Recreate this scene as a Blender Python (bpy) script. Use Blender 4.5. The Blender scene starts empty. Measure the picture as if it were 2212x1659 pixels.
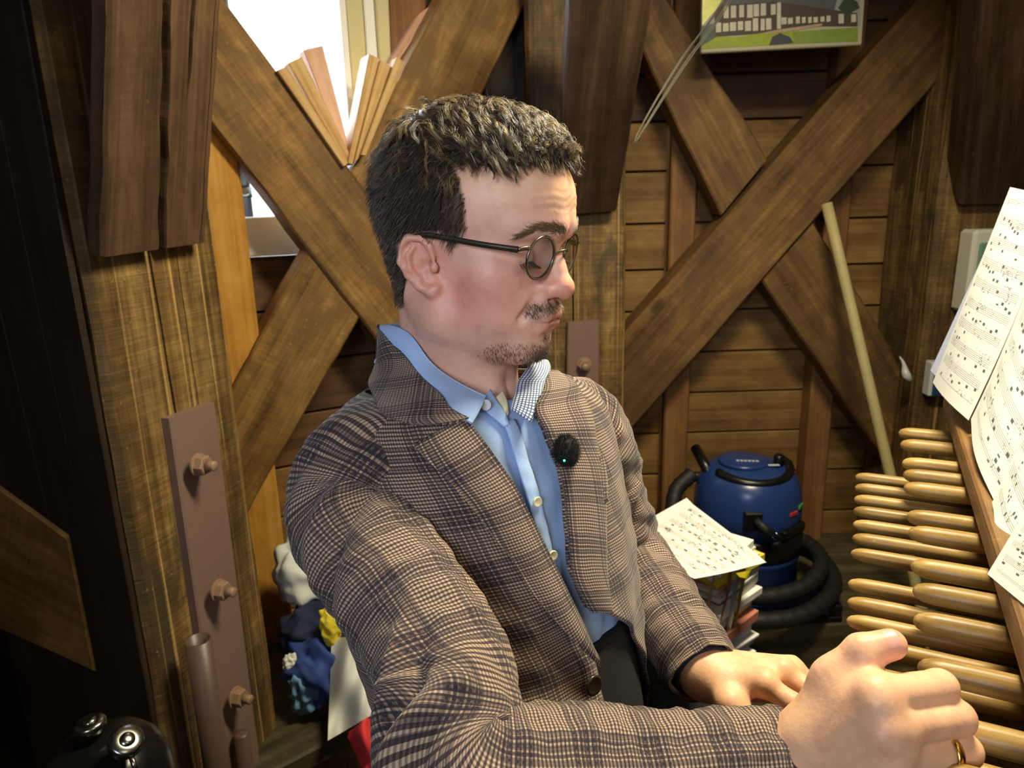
import bpy, math, random
import numpy as np
from mathutils import Matrix, Vector
random.seed(7); rng = np.random.default_rng(7)
scn = bpy.context.scene
COL = scn.collection

# ---------------------------------------------------------------- camera
FPX = 1535.0                      # focal length in pixels of the 2212 x 1659 frame
CAM_H = 1.5
PITCH, ROLL = 14.6, -1.6
def _rx(a): c, s = math.cos(a), math.sin(a); return np.array([[1,0,0],[0,c,-s],[0,s,c]])
def _rz(a): c, s = math.cos(a), math.sin(a); return np.array([[c,-s,0],[s,c,0],[0,0,1]])
CM = _rx(math.radians(90-PITCH)) @ _rz(math.radians(ROLL))
CO = np.array([0, 0, CAM_H])
cam_d = bpy.data.cameras.new('camera'); cam = bpy.data.objects.new('camera', cam_d); COL.objects.link(cam)
cam_d.sensor_width = 36; cam_d.lens = 36*FPX/2212; cam_d.clip_start = .02
cam_d.dof.use_dof = True; cam_d.dof.focus_distance = .66; cam_d.dof.aperture_fstop = 11
_m = np.eye(4); _m[:3,:3] = CM; _m[:3,3] = CO
cam.matrix_world = Matrix(_m.tolist())
scn.camera = cam

# ---------------------------------------------------------------- world, lights, exposure
w = bpy.data.worlds.new('sky'); scn.world = w; w.use_nodes = True
w.node_tree.nodes['Background'].inputs[0].default_value = (.86, .93, 1, 1)
w.node_tree.nodes['Background'].inputs[1].default_value = 2.2
def area(name, loc, target, size, power, col, sy=None, spread=math.pi):
    d = bpy.data.lights.new(name, 'AREA'); d.energy = power; d.color = col; d.shape = 'RECTANGLE'
    d.size = size; d.size_y = sy or size; d.spread = spread
    o = bpy.data.objects.new(name, d); COL.objects.link(o); o.location = loc
    o.rotation_euler = (Vector(target)-Vector(loc)).to_track_quat('-Z','Y').to_euler(); return o
area('ceiling_lamp_over_keyboard', (.55, .98, 2.42), (.2, .9, 1.2), .22, 42, (1, .88, .60), .5)
area('warm_fill_behind_camera', (.9, -.55, 2.5), (.0, .9, 1.1), .6, 3.5, (1, .92, .74), .6)  # added warm fill light, no known lamp hangs there
area('window_daylight_left', (-1.05, 2.62, 2.2), (-.2, 1.0, 1.35), .8, 75, (.80, .90, 1), .9)
area('cool_fill_rear', (-.45, -1.35, 1.95), (.05, .75, 1.35), .7, 3.0, (.82, .88, 1), .7, 1.0)  # added cool fill light; the rear wall has no window
vs = scn.view_settings
vs.view_transform = 'Standard'; vs.look = 'None'; vs.exposure = 0.25; vs.gamma = 1; vs.use_curve_mapping = False

# ---------------------------------------------------------------- geometry helpers
def V3(*a): return np.array(a, float)
def ray(px, py): return CM @ np.array([(px-1106)/FPX, -(py-829.5)/FPX, -1.0])
def C(px, py, z): return CO + ray(px, py)*z
def atY(px, py, Y): r = ray(px, py); return CO + r*(Y/r[1])
def atZ(px, py, Z): r = ray(px, py); return CO + r*((Z-CAM_H)/r[2])
def hit(px, py, p, n): r = ray(px, py); return CO + r*(np.dot(np.asarray(p)-CO, n)/np.dot(r, n))
def projA(P):
    q = (np.asarray(P)-CO) @ CM
    return np.stack([1106+FPX*q[...,0]/-q[...,2], 829.5-FPX*q[...,1]/-q[...,2], -q[...,2]], -1)
def nrm(v): v = np.asarray(v, float); return v/np.linalg.norm(v)

def tag(o, label, cat, group=None, kind=None):
    o['label'] = label; o['category'] = cat
    if group: o['group'] = group
    if kind: o['kind'] = kind
    return o
def setparent(o, p):
    o.parent = p
    o.matrix_parent_inverse = p.matrix_basis.inverted() if p.parent is None else (p.parent.matrix_basis @ p.matrix_parent_inverse @ p.matrix_basis).inverted() if False else worldmat(p).inverted()
def worldmat(o):
    m = o.matrix_basis.copy()
    if o.parent: m = worldmat(o.parent) @ o.matrix_parent_inverse @ m
    return m
def empty(name, loc, label, cat, group=None):
    o = bpy.data.objects.new(name, None); COL.objects.link(o); o.location = Vector(loc); o.empty_display_size = .05
    tag(o, label, cat, group); return o
def mk(name, verts, faces, mat, parent=None, smooth=False, uv=None, col=None, mw=None, mats=None, mi=None):
    me = bpy.data.meshes.new(name)
    verts = np.asarray(verts, np.float32)
    if isinstance(faces, np.ndarray):
        nf, k = faces.shape
        me.vertices.add(len(verts)); me.vertices.foreach_set('co', verts.ravel())
        me.loops.add(nf*k); me.loops.foreach_set('vertex_index', faces.astype(np.int32).ravel())
        me.polygons.add(nf); me.polygons.foreach_set('loop_start', np.arange(0, nf*k, k, dtype=np.int32))
        me.update(calc_edges=True)
    else:
        me.from_pydata(verts.tolist(), [], [list(f) for f in faces]); me.update()
    for m_ in (mats or [mat]): me.materials.append(m_)
    if mi is not None: me.polygons.foreach_set('material_index', np.asarray(mi, np.int32))
    if smooth: me.polygons.foreach_set('use_smooth', np.ones(len(me.polygons), bool))
    if uv is not None:
        l = me.uv_layers.new(name='UVMap')
        vi = np.zeros(len(me.loops), np.int32); me.loops.foreach_get('vertex_index', vi)
        uv = np.asarray(uv, np.float32)
        l.data.foreach_set('uv', (uv[vi] if len(uv) == len(verts) else uv).ravel())
    if col is not None:
        a = me.color_attributes.new('Col', 'FLOAT_COLOR', 'POINT')
        c4 = np.ones((len(verts), 4), np.float32); c4[:, :3] = col
        a.data.foreach_set('color', c4.ravel())
    me.validate()
    o = bpy.data.objects.new(name, me); COL.objects.link(o)
    if mw is not None: o.matrix_basis = mw
    if parent: setparent(o, parent)
    return o

class MB:                                           # collects primitive shapes into one mesh
    def __init__(s): s.v, s.f, s.m = [], [], []
    def add(s, v, f, mi=0):
        n = len(s.v); s.v += [tuple(p) for p in v]; s.f += [tuple(n+i for i in q) for q in f]; s.m += [mi]*len(f); return s
    def box(s, c, h, R=None, mi=0, bev=0):
        c = np.asarray(c, float); h = np.asarray(h, float); R = np.eye(3) if R is None else R
        if bev:
            vs_, fs = bevbox(h, bev); return s.add(np.asarray(vs_)@R.T+c, fs, mi)
        p = np.array([[x, y, z] for x in (-1,1) for y in (-1,1) for z in (-1,1)])*h
        return s.add(p@R.T+c, [(0,1,3,2),(4,6,7,5),(0,4,5,1),(2,3,7,6),(0,2,6,4),(1,5,7,3)], mi)
    def tube(s, pts, r, seg=10, cap=True, mi=0):
        v, f = tube(pts, r, seg, cap); return s.add(v, f, mi)
    def lathe(s, prof, o=(0,0,0), ax=(0,0,1), seg=24, mi=0, cap=True):
        v, f = lathe(prof, o, ax, seg, cap); return s.add(v, f, mi)
    def build(s, name, mat, parent=None, smooth=False, mats=None, mw=None):
        return mk(name, s.v, s.f, mat, parent, smooth, mats=mats, mi=s.m if mats else None, mw=mw)
def bevbox(h, b):
    vs_ = []; idx = {}
    for sx in (-1,1):
        for sy in (-1,1):
            for sz in (-1,1):
                for a in range(3):
                    p = [sx*h[0], sy*h[1], sz*h[2]]
                    for k in range(3):
                        if k != a: p[k] -= (sx,sy,sz)[k]*b
                    idx[(sx,sy,sz,a)] = len(vs_); vs_.append(p)
    import itertools
    fs = []
    def face(ids):
        c = np.mean([vs_[i] for i in ids], 0); n = np.cross(np.subtract(vs_[ids[1]], vs_[ids[0]]), np.subtract(vs_[ids[2]], vs_[ids[0]]))
        fs.append(tuple(ids) if np.dot(n, c) > 0 else tuple(ids[::-1]))
    for a in range(3):
        o1, o2 = [k for k in range(3) if k != a]
        for sg in (-1,1):
            q = []
            for (i, j) in ((-1,-1),(1,-1),(1,1),(-1,1)):
                s_ = [0,0,0]; s_[a] = sg; s_[o1] = i; s_[o2] = j; q.append(idx[(*s_, a)])
            face(q)
    for a in range(3):                              # edges along axis a
        o1, o2 = [k for k in range(3) if k != a]
        for i in (-1,1):
            for j in (-1,1):
                q = []
                for (e, ff) in ((-1,o1),(1,o1),(1,o2),(-1,o2)):
                    s_ = [0,0,0]; s_[a] = e; s_[o1] = i; s_[o2] = j; q.append(idx[(*s_, ff)])
                face(q)
    for sx in (-1,1):
        for sy in (-1,1):
            for sz in (-1,1): face([idx[(sx,sy,sz,a)] for a in range(3)])
    return vs_, fs
def frames(P):
    P = np.asarray(P, float); n = len(P)
    T = np.gradient(P, axis=0); T /= np.linalg.norm(T, axis=1)[:, None]
    a = np.array([0,0,1.]) if abs(T[0][2]) < .9 else np.array([1.,0,0])
    N = [nrm(np.cross(T[0], a))]
    for i in range(1, n):
        v = N[-1]-T[i]*np.dot(N[-1], T[i]); N.append(nrm(v))
    N = np.array(N); return T, N, np.cross(T, N)
def tube(pts, r, seg=10, cap=True):
    P = np.asarray(pts, float); n = len(P); r = np.broadcast_to(np.asarray(r, float), (n,))
    T, N, B = frames(P); a = np.linspace(0, 2*np.pi, seg, endpoint=False)
    ring = P[:,None]+r[:,None,None]*(np.cos(a)[None,:,None]*N[:,None]+np.sin(a)[None,:,None]*B[:,None])
    v = ring.reshape(-1,3).tolist(); f = []
    for i in range(n-1):
        for j in range(seg):
            k = (j+1)%seg; f.append((i*seg+j, i*seg+k, (i+1)*seg+k, (i+1)*seg+j))
    if cap: f.append(tuple(range(seg))[::-1]); f.append(tuple((n-1)*seg+j for j in range(seg)))
    return v, f
def lathe(prof, o=(0,0,0), ax=(0,0,1), seg=24, cap=True):   # prof: list of (radius, along)
    ax = nrm(ax); u = nrm(np.cross(ax, (0,0,1) if abs(ax[2]) < .9 else (1,0,0))); w_ = np.cross(ax, u)
    v = []; f = []
    for (r, t) in prof:
        for j in range(seg):
            a = 2*np.pi*j/seg; v.append(tuple(np.asarray(o)+ax*t+r*(math.cos(a)*u+math.sin(a)*w_)))
    for i in range(len(prof)-1):
        for j in range(seg):
            k = (j+1)%seg; f.append((i*seg+j, i*seg+k, (i+1)*seg+k, (i+1)*seg+j))
    if cap: f.append(tuple(range(seg))[::-1]); f.append(tuple((len(prof)-1)*seg+j for j in range(seg)))
    return v, f
def spline(P, n):                                  # Catmull-Rom through the points
    P = np.asarray(P, float); Q = np.vstack([2*P[0]-P[1], P, 2*P[-1]-P[-2]])
    t = np.linspace(0, len(P)-1, n); i = np.minimum(t.astype(int), len(P)-2); u = (t-i)[:,None]
    a, b, c, d = Q[i], Q[i+1], Q[i+2], Q[i+3]
    return .5*((2*b)+(c-a)*u+(2*a-5*b+4*c-d)*u**2+(3*b-a-3*c+d)*u**3)
def grid_faces(nu, nv, wrapu=False):
    i, j = np.meshgrid(np.arange(nv-1), np.arange(nu if wrapu else nu-1), indexing='ij')
    k = (j+1)%nu
    return np.stack([i*nu+j, i*nu+k, (i+1)*nu+k, (i+1)*nu+j], -1).reshape(-1,4)

# ---------------------------------------------------------------- materials
def lin(c): return tuple(((x/255)/12.92 if x/255 <= .04045 else ((x/255+.055)/1.055)**2.4) for x in c)
class NT:
    def __init__(s, name):
        s.m = bpy.data.materials.new(name); s.m.use_nodes = True; s.t = s.m.node_tree; s.b = s.t.nodes['Principled BSDF']
    def n(s, typ, **kw):
        x = s.t.nodes.new(typ)
        for k, v in kw.items(): setattr(x, k, v)
        return x
    def link(s, a, b): s.t.links.new(a, b)
    def put(s, sock, v):
        if isinstance(v, (int, float)): sock.default_value = v
        elif isinstance(v, tuple): sock.default_value = v if len(v) == len(sock.default_value) else (*v, 1)
        else: s.link(v, sock)
    def math(s, op, a, b=0.0, c=0.0):
        x = s.n('ShaderNodeMath', operation=op)
        s.put(x.inputs[0], a); s.put(x.inputs[1], b); s.put(x.inputs[2], c); return x.outputs[0]
    def mix(s, f, a, b, mode='MIX'):
        x = s.n('ShaderNodeMix', data_type='RGBA', blend_type=mode)
        s.put(x.inputs[0], f); s.put(x.inputs[6], a); s.put(x.inputs[7], b); return x.outputs[2]
    def ramp(s, v, stops):
        x = s.n('ShaderNodeValToRGB'); e = x.color_ramp.elements
        while len(e) < len(stops): e.new(.5)
        for el, (p, c) in zip(e, stops): el.position = p; el.color = (*c, 1) if len(c) == 3 else c
        s.link(v, x.inputs[0]); return x.outputs[0]
    def noise(s, vec, scale, detail=4, rough=.5, dist=0):
        x = s.n('ShaderNodeTexNoise'); x.inputs['Scale'].default_value = scale; x.inputs['Detail'].default_value = detail
        x.inputs['Roughness'].default_value = rough; x.inputs['Distortion'].default_value = dist
        if vec is not None: s.link(vec, x.inputs['Vector'])
        return x.outputs[0]
    def map(s, vec, scale=(1,1,1), loc=None):
        x = s.n('ShaderNodeMapping'); s.link(vec, x.inputs[0]); x.inputs['Scale'].default_value = scale
        if loc is not None: s.link(loc, x.inputs['Location'])
        return x.outputs[0]
    def bump(s, h, strength=.3, dist=.01):
        x = s.n('ShaderNodeBump'); x.inputs['Strength'].default_value = strength; x.inputs['Distance'].default_value = dist
        s.link(h, x.inputs['Height']); s.link(x.outputs[0], s.b.inputs['Normal'])
    def base(s, c): s.put(s.b.inputs['Base Color'], c)
    def set(s, **kw):
        for k, v in kw.items(): s.put(s.b.inputs[k.replace('_', ' ')], v)
        return s
    def coord(s, which='Object'): return s.n('ShaderNodeTexCoord').outputs[which]
def plain(name, rgb, rough=.5, metal=0, noise=.0, nscale=30, bump=0, **kw):
    t = NT(name); c = lin(rgb)
    t.set(Roughness=rough, Metallic=metal, **kw)
    if noise or bump:
        nz = t.noise(t.coord(), nscale, 5)
        if noise: t.base(t.mix(nz, tuple(x*(1-noise) for x in c), tuple(min(1, x*(1+noise)) for x in c)))
        else: t.base(c)
        if bump: t.bump(nz, bump, .004)
    else: t.base(c)
    return t.m
def wood(name, dark, mid, light, stretch=(1.6, 22, 22), rough=.62, stain=.5, saw=.25, bump=.35, knots=.0, patch=None, streak=0.):
    """grain runs along the object's local X"""
    t = NT(name); co = t.coord(); oi = t.n('ShaderNodeObjectInfo')
    off = t.n('ShaderNodeCombineXYZ'); r = oi.outputs['Random']
    for k in range(3): t.link(t.math('MULTIPLY', r, (17.3, 9.1, 5.7)[k]), off.inputs[k])
    g1 = t.noise(t.map(co, stretch, off.outputs[0]), 1.0, 9, .62, .4)
    g2 = t.noise(t.map(co, (stretch[0]*.6, stretch[1]*5, stretch[2]*5), off.outputs[0]), 1.0, 4, .6)
    big = t.noise(t.map(co, (1.4, 3.4, 3.4), off.outputs[0]), 1.6, 4, .6)
    sw = t.noise(t.map(co, (120, 5, 5), off.outputs[0]), 1.0, 3, .6)
    blo = t.noise(t.map(co, (9, 13, 13), off.outputs[0]), 1.0, 6, .7, .3)
    v = t.math('ADD', t.math('ADD', t.math('MULTIPLY', g1, .46), t.math('MULTIPLY', g2, .24)), t.math('MULTIPLY', blo, .30))
    v = t.math('ADD', v, t.math('MULTIPLY', t.math('SUBTRACT', sw, .5), saw*.4))
    c = t.ramp(v, [(.36, lin(dark)), (.5, lin(mid)), (.64, lin(light))])
    st = t.ramp(big, [(.35, (1-stain,)*3), (.62, (1, 1, 1))])
    c = t.mix(1.0, c, st, 'MULTIPLY')
    if patch:
        pt = t.noise(t.map(co, (2.6, 6, 6), off.outputs[0]), 1.7, 6, .65, .6)
        c = t.mix(t.ramp(pt, [(.50, (0,0,0)), (.62, (.8,)*3)]), c, lin(patch))
    if streak:
        sk = t.noise(t.map(co, (.7, 60, 60), off.outputs[0]), 1.0, 3, .5)
        c = t.mix(t.ramp(sk, [(.60, (0,0,0)), (.70, (streak,)*3)]), c, tuple(min(1, x*1.5) for x in lin(light)))
    spk = t.noise(t.map(co, (1,1,1), off.outputs[0]), 75, 2, .5)
    c = t.mix(t.ramp(spk, [(.70, (0,0,0)), (.76, (.5,)*3)]), c, lin(light))
    if knots:
        vo = t.n('ShaderNodeTexVoronoi'); vo.inputs['Scale'].default_value = 1
        t.link(t.map(co, (3.1, 5.5, 5.5), off.outputs[0]), vo.inputs[0])
        c = t.mix(t.ramp(vo.outputs['Distance'], [(.06, (knots,)*3), (.13, (0,0,0))]), c, tuple(x*.25 for x in lin(dark)))
    t.base(c); t.set(Roughness=rough); t.b.inputs['Specular IOR Level'].default_value = .3
    t.bump(t.math('ADD', v, t.math('MULTIPLY', sw, saw)), bump, .006)
    return t.m
MAT = {}
MAT['oak'] = wood('aged_brown_oak', (86,60,28), (138,102,52), (170,132,74), knots=.6, patch=(104,76,40), saw=.35)
MAT['oakR'] = wood('shaded_red_oak', (78,54,29), (120,87,47), (150,114,66), knots=.6, patch=(88,64,38), saw=.3)
MAT['post'] = wood('weathered_post_oak', (66,48,26), (116,88,48), (168,136,82), stain=.6, patch=(64,54,36), streak=.55, saw=.4, bump=.7, stretch=(1.1,26,26))
MAT['dark'] = wood('dark_brown_oak', (50,36,25), (82,60,42), (110,84,60), stain=.35, bump=.4, saw=.1)
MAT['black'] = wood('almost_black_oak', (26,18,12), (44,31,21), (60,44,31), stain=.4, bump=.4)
MAT['pine'] = wood('orange_pine', (140,92,32), (184,132,54), (206,158,78), stretch=(1.2,16,16), stain=.12, saw=0, bump=.12, knots=.7)
MAT['pinered'] = wood('reddish_pine', (98,64,34), (130,90,50), (156,112,66), stretch=(1.2,16,16), stain=.2, saw=0, bump=.12)
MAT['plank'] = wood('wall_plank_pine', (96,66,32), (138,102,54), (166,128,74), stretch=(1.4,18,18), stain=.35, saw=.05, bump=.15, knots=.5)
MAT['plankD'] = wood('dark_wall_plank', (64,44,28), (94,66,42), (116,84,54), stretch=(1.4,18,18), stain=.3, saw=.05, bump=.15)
MAT['floor'] = wood('worn_floor_wood', (58,46,26), (92,74,44), (124,104,64), stain=.55, bump=.5)
MAT['sill'] = wood('grey_green_beam', (50,44,30), (84,76,52), (116,106,76), stain=.5, bump=.4)
MAT['baton'] = wood('polished_key_ash', (112,86,44), (160,128,70), (188,158,96), stretch=(3,80,80), rough=.36, stain=.25, saw=0, bump=.12)
MAT['rail'] = wood('rail_larch', (72,50,27), (122,90,53), (156,122,80), stretch=(.5,42,42), rough=.5, stain=.2, saw=0, bump=.5)
MAT['slat'] = wood('pale_offcut_pine', (150,112,62), (190,152,96), (214,182,130), stretch=(2,26,26), stain=.15, saw=0, bump=.1)
MAT['slatP'] = wood('pinkish_offcut_pine', (170,124,100), (208,164,138), (228,192,170), stretch=(2,26,26), stain=.12, saw=0, bump=.1)
MAT['iron'] = plain('brown_painted_iron', (122,98,88), .45, 0, .10, 40, .06)
MAT['ironD'] = plain('dark_brown_pipe_paint', (88,68,60), .42, 0, .12, 40, .06)
MAT['nut'] = plain('brown_painted_nut', (142,114,92), .4, 0, .15, 60, .1)
MAT['white'] = plain('white_paint', (226,228,226), .45)
MAT['cream'] = plain('cream_paint', (198,190,140), .5)
MAT['blackp'] = plain('black_plastic', (16,16,17), .32)
MAT['rubber'] = plain('black_rubber', (22,22,22), .6)
MAT['chrome'] = plain('chrome', (150,150,146), .24, 1)
MAT['bluep'] = plain('blue_plastic', (34,58,112), .28)
MAT['paper'] = plain('white_paper', (232,232,226), .8)
MAT['yellow'] = plain('yellow_plastic', (226,206,40), .5)
MAT['gold'] = plain('gold', (212,170,80), .22, 1)
# ================================================================ the room
LA = math.radians(28)
LU, LN = V3(math.cos(LA), math.sin(LA), 0), V3(math.sin(LA), -math.cos(LA), 0)
LP = V3(.1, 2.55, 0)                                # left wall plank plane
RY = 2.62                                           # right wall plank plane (y)
def onL(px, py, o): return hit(px, py, LP+LN*o, LN)
def onR(px, py, y): return atY(px, py, y)
def struct(o): o['kind'] = 'structure'; return o

def timber(name, corners, thick, mat, parent=None, nseg=14, jit=.0025, ch=.006, grooves=(), label=None, cat='beam', group=None, extA=1., extB=1., back=False):
    """corners A0,A1 (one end) B1,B0 (other end) of the FRONT face; grain runs from A to B"""
    A0, A1, B1, B0 = [np.asarray(c, float) for c in corners]
    A0, A1, B0, B1 = B0+(A0-B0)*extA, B1+(A1-B1)*extA, A0+(B0-A0)*extB, A1+(B1-A1)*extB
    X = nrm((B0+B1)/2-(A0+A1)/2); Yv = nrm((A1-A0)-X*np.dot(A1-A0, X)); Z = np.cross(X, Yv)
    O = (A0+A1+B0+B1)/4
    if np.dot(Z, CO-O) < 0 and not back: A0, A1, B1, B0 = A1, A0, B0, B1; Yv = -Yv; Z = -Z
    R = np.stack([X, Yv, Z], 1)
    loc = lambda p: (p-O)@R
    a0, a1, b1, b0 = map(loc, (A0, A1, B1, B0))
    cols = [(0, -ch), (0, 0)]                       # (fraction or edge, z)
    rings = []
    rs = np.random.default_rng(abs(hash(name)) % 1000 if False else int(abs(O.sum())*1e4) % 9999)
    gs = sorted(grooves, key=lambda g: g[0])
    ncol = 4+3*len(gs)+2
    J = rs.normal(0, jit*2, (nseg+5, 6)); J = (J[:-4]+J[1:-3]+J[2:-2]+J[3:-1]+J[4:])/5
    for i in range(nseg+1):
        t = i/nseg
        L = a0+(b0-a0)*t; Rr = a1+(b1-a1)*t
        wv = Rr-L; wl = np.linalg.norm(wv); wd = wv/wl
        L = L+wd*J[i,0]; Rr = Rr+wd*J[i,1]
        pts = [L+V3(0,0,-ch+J[i,2]*.3), L+wd*ch+V3(0,0,J[i,3]*.3)]
        for (g0, g1, gw, gd, t0, t1) in gs:
            fr = g0+(g1-g0)*t
            k = max(0, min(1, min((t-t0)/.12, (t1-t)/.12))) if not (t0 <= 0 and t < .12) else min(1, max(0, (t1-t)/.12))
            if t1 >= 1 and t > .8: k = 1
            hw = max(gw*k*(1+.3*math.sin(i*.9+g0*9)*.3), .0004)/2; c = L+(Rr-L)*fr+wd*.0012*math.sin(i*.55+g0*20)
            pts += [c-wd*hw, c+V3(0,0,-max(gd*k,.0005)), c+wd*hw]
        pts += [Rr-wd*ch+V3(0,0,J[i,4]*.3), Rr+V3(0,0,-ch+J[i,5]*.3), Rr+V3(0,0,-thick), L+V3(0,0,-thick)]
        rings.append(pts)
    n = len(rings[0]); v = [p for r in rings for p in r]; f = []
    for i in range(nseg):
        for j in range(n):
            k = (j+1)%n; f.append((i*n+j, (i+1)*n+j, (i+1)*n+k, i*n+k))
    f.append(tuple(range(n))); f.append(tuple(nseg*n+j for j in range(n))[::-1])
    f = [q[::-1] for q in f]
    mw = np.eye(4); mw[:3,:3] = R; mw[:3,3] = O
    o = mk(name, v, f, mat, None, False, mw=Matrix(mw.tolist()))
    if parent: setparent(o, parent)
    if label: tag(o, label, cat, group)
    return o
def vert(name, xy0, xy1, z0, z1, thick, mat, **kw): # vertical face between two ground points
    return timber(name, [(*xy0, z1), (*xy1, z1), (*xy1, z0), (*xy0, z0)], thick, mat, **kw)

# --- floor
fl = struct(MB().box((0, .6, -.045), (3.2, 3.2, .02)).build('floor', MAT['floor']))
for i in range(17):
    x0 = -2.1+i*.25
    b = MB().box((0,0,0), (1.95, .123, .012), bev=.003).build('floorboard', MAT['floor'])
    b.matrix_basis = Matrix.Translation((x0, .6, -.012)) @ Matrix.Rotation(math.pi/2, 4, 'Z'); setparent(b, fl)
# platform sill running along the walls
timber('sill_beam', [(-.02,1.98,.17), (-.02,2.60,.17), (2.3,2.60,.17), (2.3,1.98,.17)], .19, MAT['sill'],
       label='low dark timber sill beam under the blue vacuum cleaner', cat='beam', nseg=10)
pA, pB = atZ(560,1680,.2), atZ(790,1556,.2)
d_ = nrm(pB-pA); q_ = V3(-d_[1], d_[0], 0)
timber('ledge_board', [pA-d_*.06, pA-d_*.06+q_*.5, pB+d_*.03+q_*.5, pB+d_*.03], .05, MAT['sill'],
       label='worn low wooden ledge below the heap of cloths', cat='ledge', nseg=10)
timber('ledge_riser', [pA-d_*.06+V3(0,0,-.05)+q_*.02, pB+d_*.03+V3(0,0,-.05)+q_*.02, pB+d_*.03+V3(0,0,-.2)+q_*.02, pA-d_*.06+V3(0,0,-.2)+q_*.02], .03, MAT['floor'],
       label='worn riser board closing the front of the low ledge', cat='board', nseg=4)

# --- back wall (right part): backing + individual planks
wb = struct(MB().box((1.2, RY+.06, 1.35), (1.35, .03, 1.55)).build('wall_back', MAT['black']))
zs = [atY(1600, y, RY)[2] for y in (-60, 52, 158, 258, 365, 478, 578, 668, 758, 846, 932, 1020, 1108, 1195, 1290, 1390)]
zs = [zs[0]+.66, zs[0]+.5, zs[0]+.33, zs[0]+.165]+zs
for i in range(len(zs)-1):
    hz = (zs[i]-zs[i+1])/2-.0035
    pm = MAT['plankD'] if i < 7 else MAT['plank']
    b = MB().box((0,0,0), (1.3, hz, .012), bev=.003).build('plank', pm)
    b.matrix_basis = Matrix.Translation((1.19, RY+.012, (zs[i]+zs[i+1])/2)) @ Matrix.Rotation(math.pi/2, 4, 'X'); setparent(b, wb)
# --- left wall with the window opening
wl = struct(MB().box(tuple(LP-LN*.06-LU*.80+V3(0,0,.62)), (.74, .03, .66), np.stack([LU, -LN, V3(0,0,1)], 1)).build('wall_left', MAT['black']))
sillz = onL(560, 548, 0)[2]
nz = 8
for i in range(nz):
    z1 = sillz-.01-i*.165; z0 = z1-.158
    if z1 < .02: break
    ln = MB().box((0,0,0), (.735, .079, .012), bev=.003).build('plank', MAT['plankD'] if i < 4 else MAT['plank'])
    m_ = np.eye(4); m_[:3,:3] = np.stack([LU, V3(0,0,1), LN], 1); m_[:3,3] = LP-LU*.80-LN*.012+V3(0,0,(z0+z1)/2)
    ln.matrix_basis = Matrix(m_.tolist()); setparent(ln, wl)
def sOf(px, py, o=0.): return float(np.dot(onL(px, py, o)-LP, LU))
# right jamb planks of the left wall between window and centre post
s0 = sOf(852, 60)
wj = struct(MB().box(tuple(LP+LU*(s0-.06)/2+V3(0,0,2.2)-LN*.03), ((-.06-s0)/2, .02, 1.0), np.stack([LU, -LN, V3(0,0,1)], 1)).build('wall_left_pier', MAT['plankD']))
struct(MB().box(tuple(LP-LU*1.86+V3(0,0,1.5)-LN*.04), (.27, .02, 1.6), np.stack([LU, -LN, V3(0,0,1)], 1)).build('wall_left_end', MAT['black']))
# shell behind the camera, so daylight only comes through the left window
struct(MB().box((-1.75, .4, 1.5), (.04, 2.4, 1.6)).build('wall_side_left', MAT['black']))
struct(MB().box((2.5, .6, 1.5), (.04, 2.2, 1.6)).build('wall_side_right', MAT['dark']))
struct(MB().box((.4, -1.5, 1.5), (2.2, .04, 1.6)).build('wall_front', MAT['dark']))
struct(MB().box((.4, .7, 3.05), (2.3, 2.3, .04)).build('ceiling', MAT['dark']))

# --- window in the left wall
win = bpy.data.objects.new('window_1', None); COL.objects.link(win); win.location = Vector(LP-LU*.75+V3(0,0,sillz)); struct(win)
RL = np.stack([LU, -LN, V3(0,0,1)], 1)
def lbox(name, s0, s1, z0, z1, o0, o1, mat, parent, bev=.003):
    c = LP+LU*(s0+s1)/2+LN*(o0+o1)/2+V3(0,0,(z0+z1)/2)
    return MB().box(tuple(c), ((s1-s0)/2, abs(o1-o0)/2, (z1-z0)/2), RL, bev=bev).build(name, mat, parent)
sj = sOf(738, 60)                                  # glass edge on the right
lbox('window_sill', sj-1.15, sj+.10, sillz-.005, sillz+.105, -.02, .03, MAT['white'], win)
ww = (s0-sj)
lbox('casement_stile', sj, sj+ww*.42, sillz+.1, 3.0, -.05, -.005, MAT['white'], win)
lbox('sash_strip', sj+ww*.12, sj+ww*.42, sillz+.1, 3.0, -.005, .004, MAT['cream'], win)
lbox('stop_bead', sj+ww*.42, sj+ww*.62, sillz+.1, 3.0, -.02, .012, MAT['white'], win)
lbox('window_frame', sj+ww*.62, s0, sillz+.1, 3.0, -.02, .03, MAT['cream'], win)
lbox('window_frame', sj-1.15, sj-1.06, sillz+.1, 3.0, -.05, .03, MAT['white'], win)
tg = NT('window_glass'); tg.set(Roughness=0.02, Alpha=1.0); tg.b.inputs['Transmission Weight'].default_value = 1; tg.b.inputs['IOR'].default_value = 1.02
lbox('pane', sj-1.06, sj, sillz+.1, 3.0, -.035, -.031, tg.m, win, 0)
# tower stonework / trim outside low in the window, with a grey drainpipe
o = MB().box(tuple(LP-LU*.55-LN*.55+V3(0,0,sillz-.62)), (.8, .12, .68), RL).build('parapet', MAT['white'])
tag(o, 'pale parapet seen outside through the bottom of the window', 'parapet')
pc = onL(528, 440, -.12)
dp = empty('drainpipe', (pc[0], pc[1], sillz-.1), 'grey metal pipe standing at the left edge of the window', 'pipe')
MB().lathe([(.022,-.1),(.022,.9)], (pc[0], pc[1], sillz+.1), seg=16).build('pipe', plain('grey_metal', (104,108,114), .35, .6), dp, True)
MB().lathe([(.026,0),(.026,.03)], (pc[0], pc[1], sillz+.16), seg=16).build('collar', MAT['chrome'], dp, True)

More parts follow.
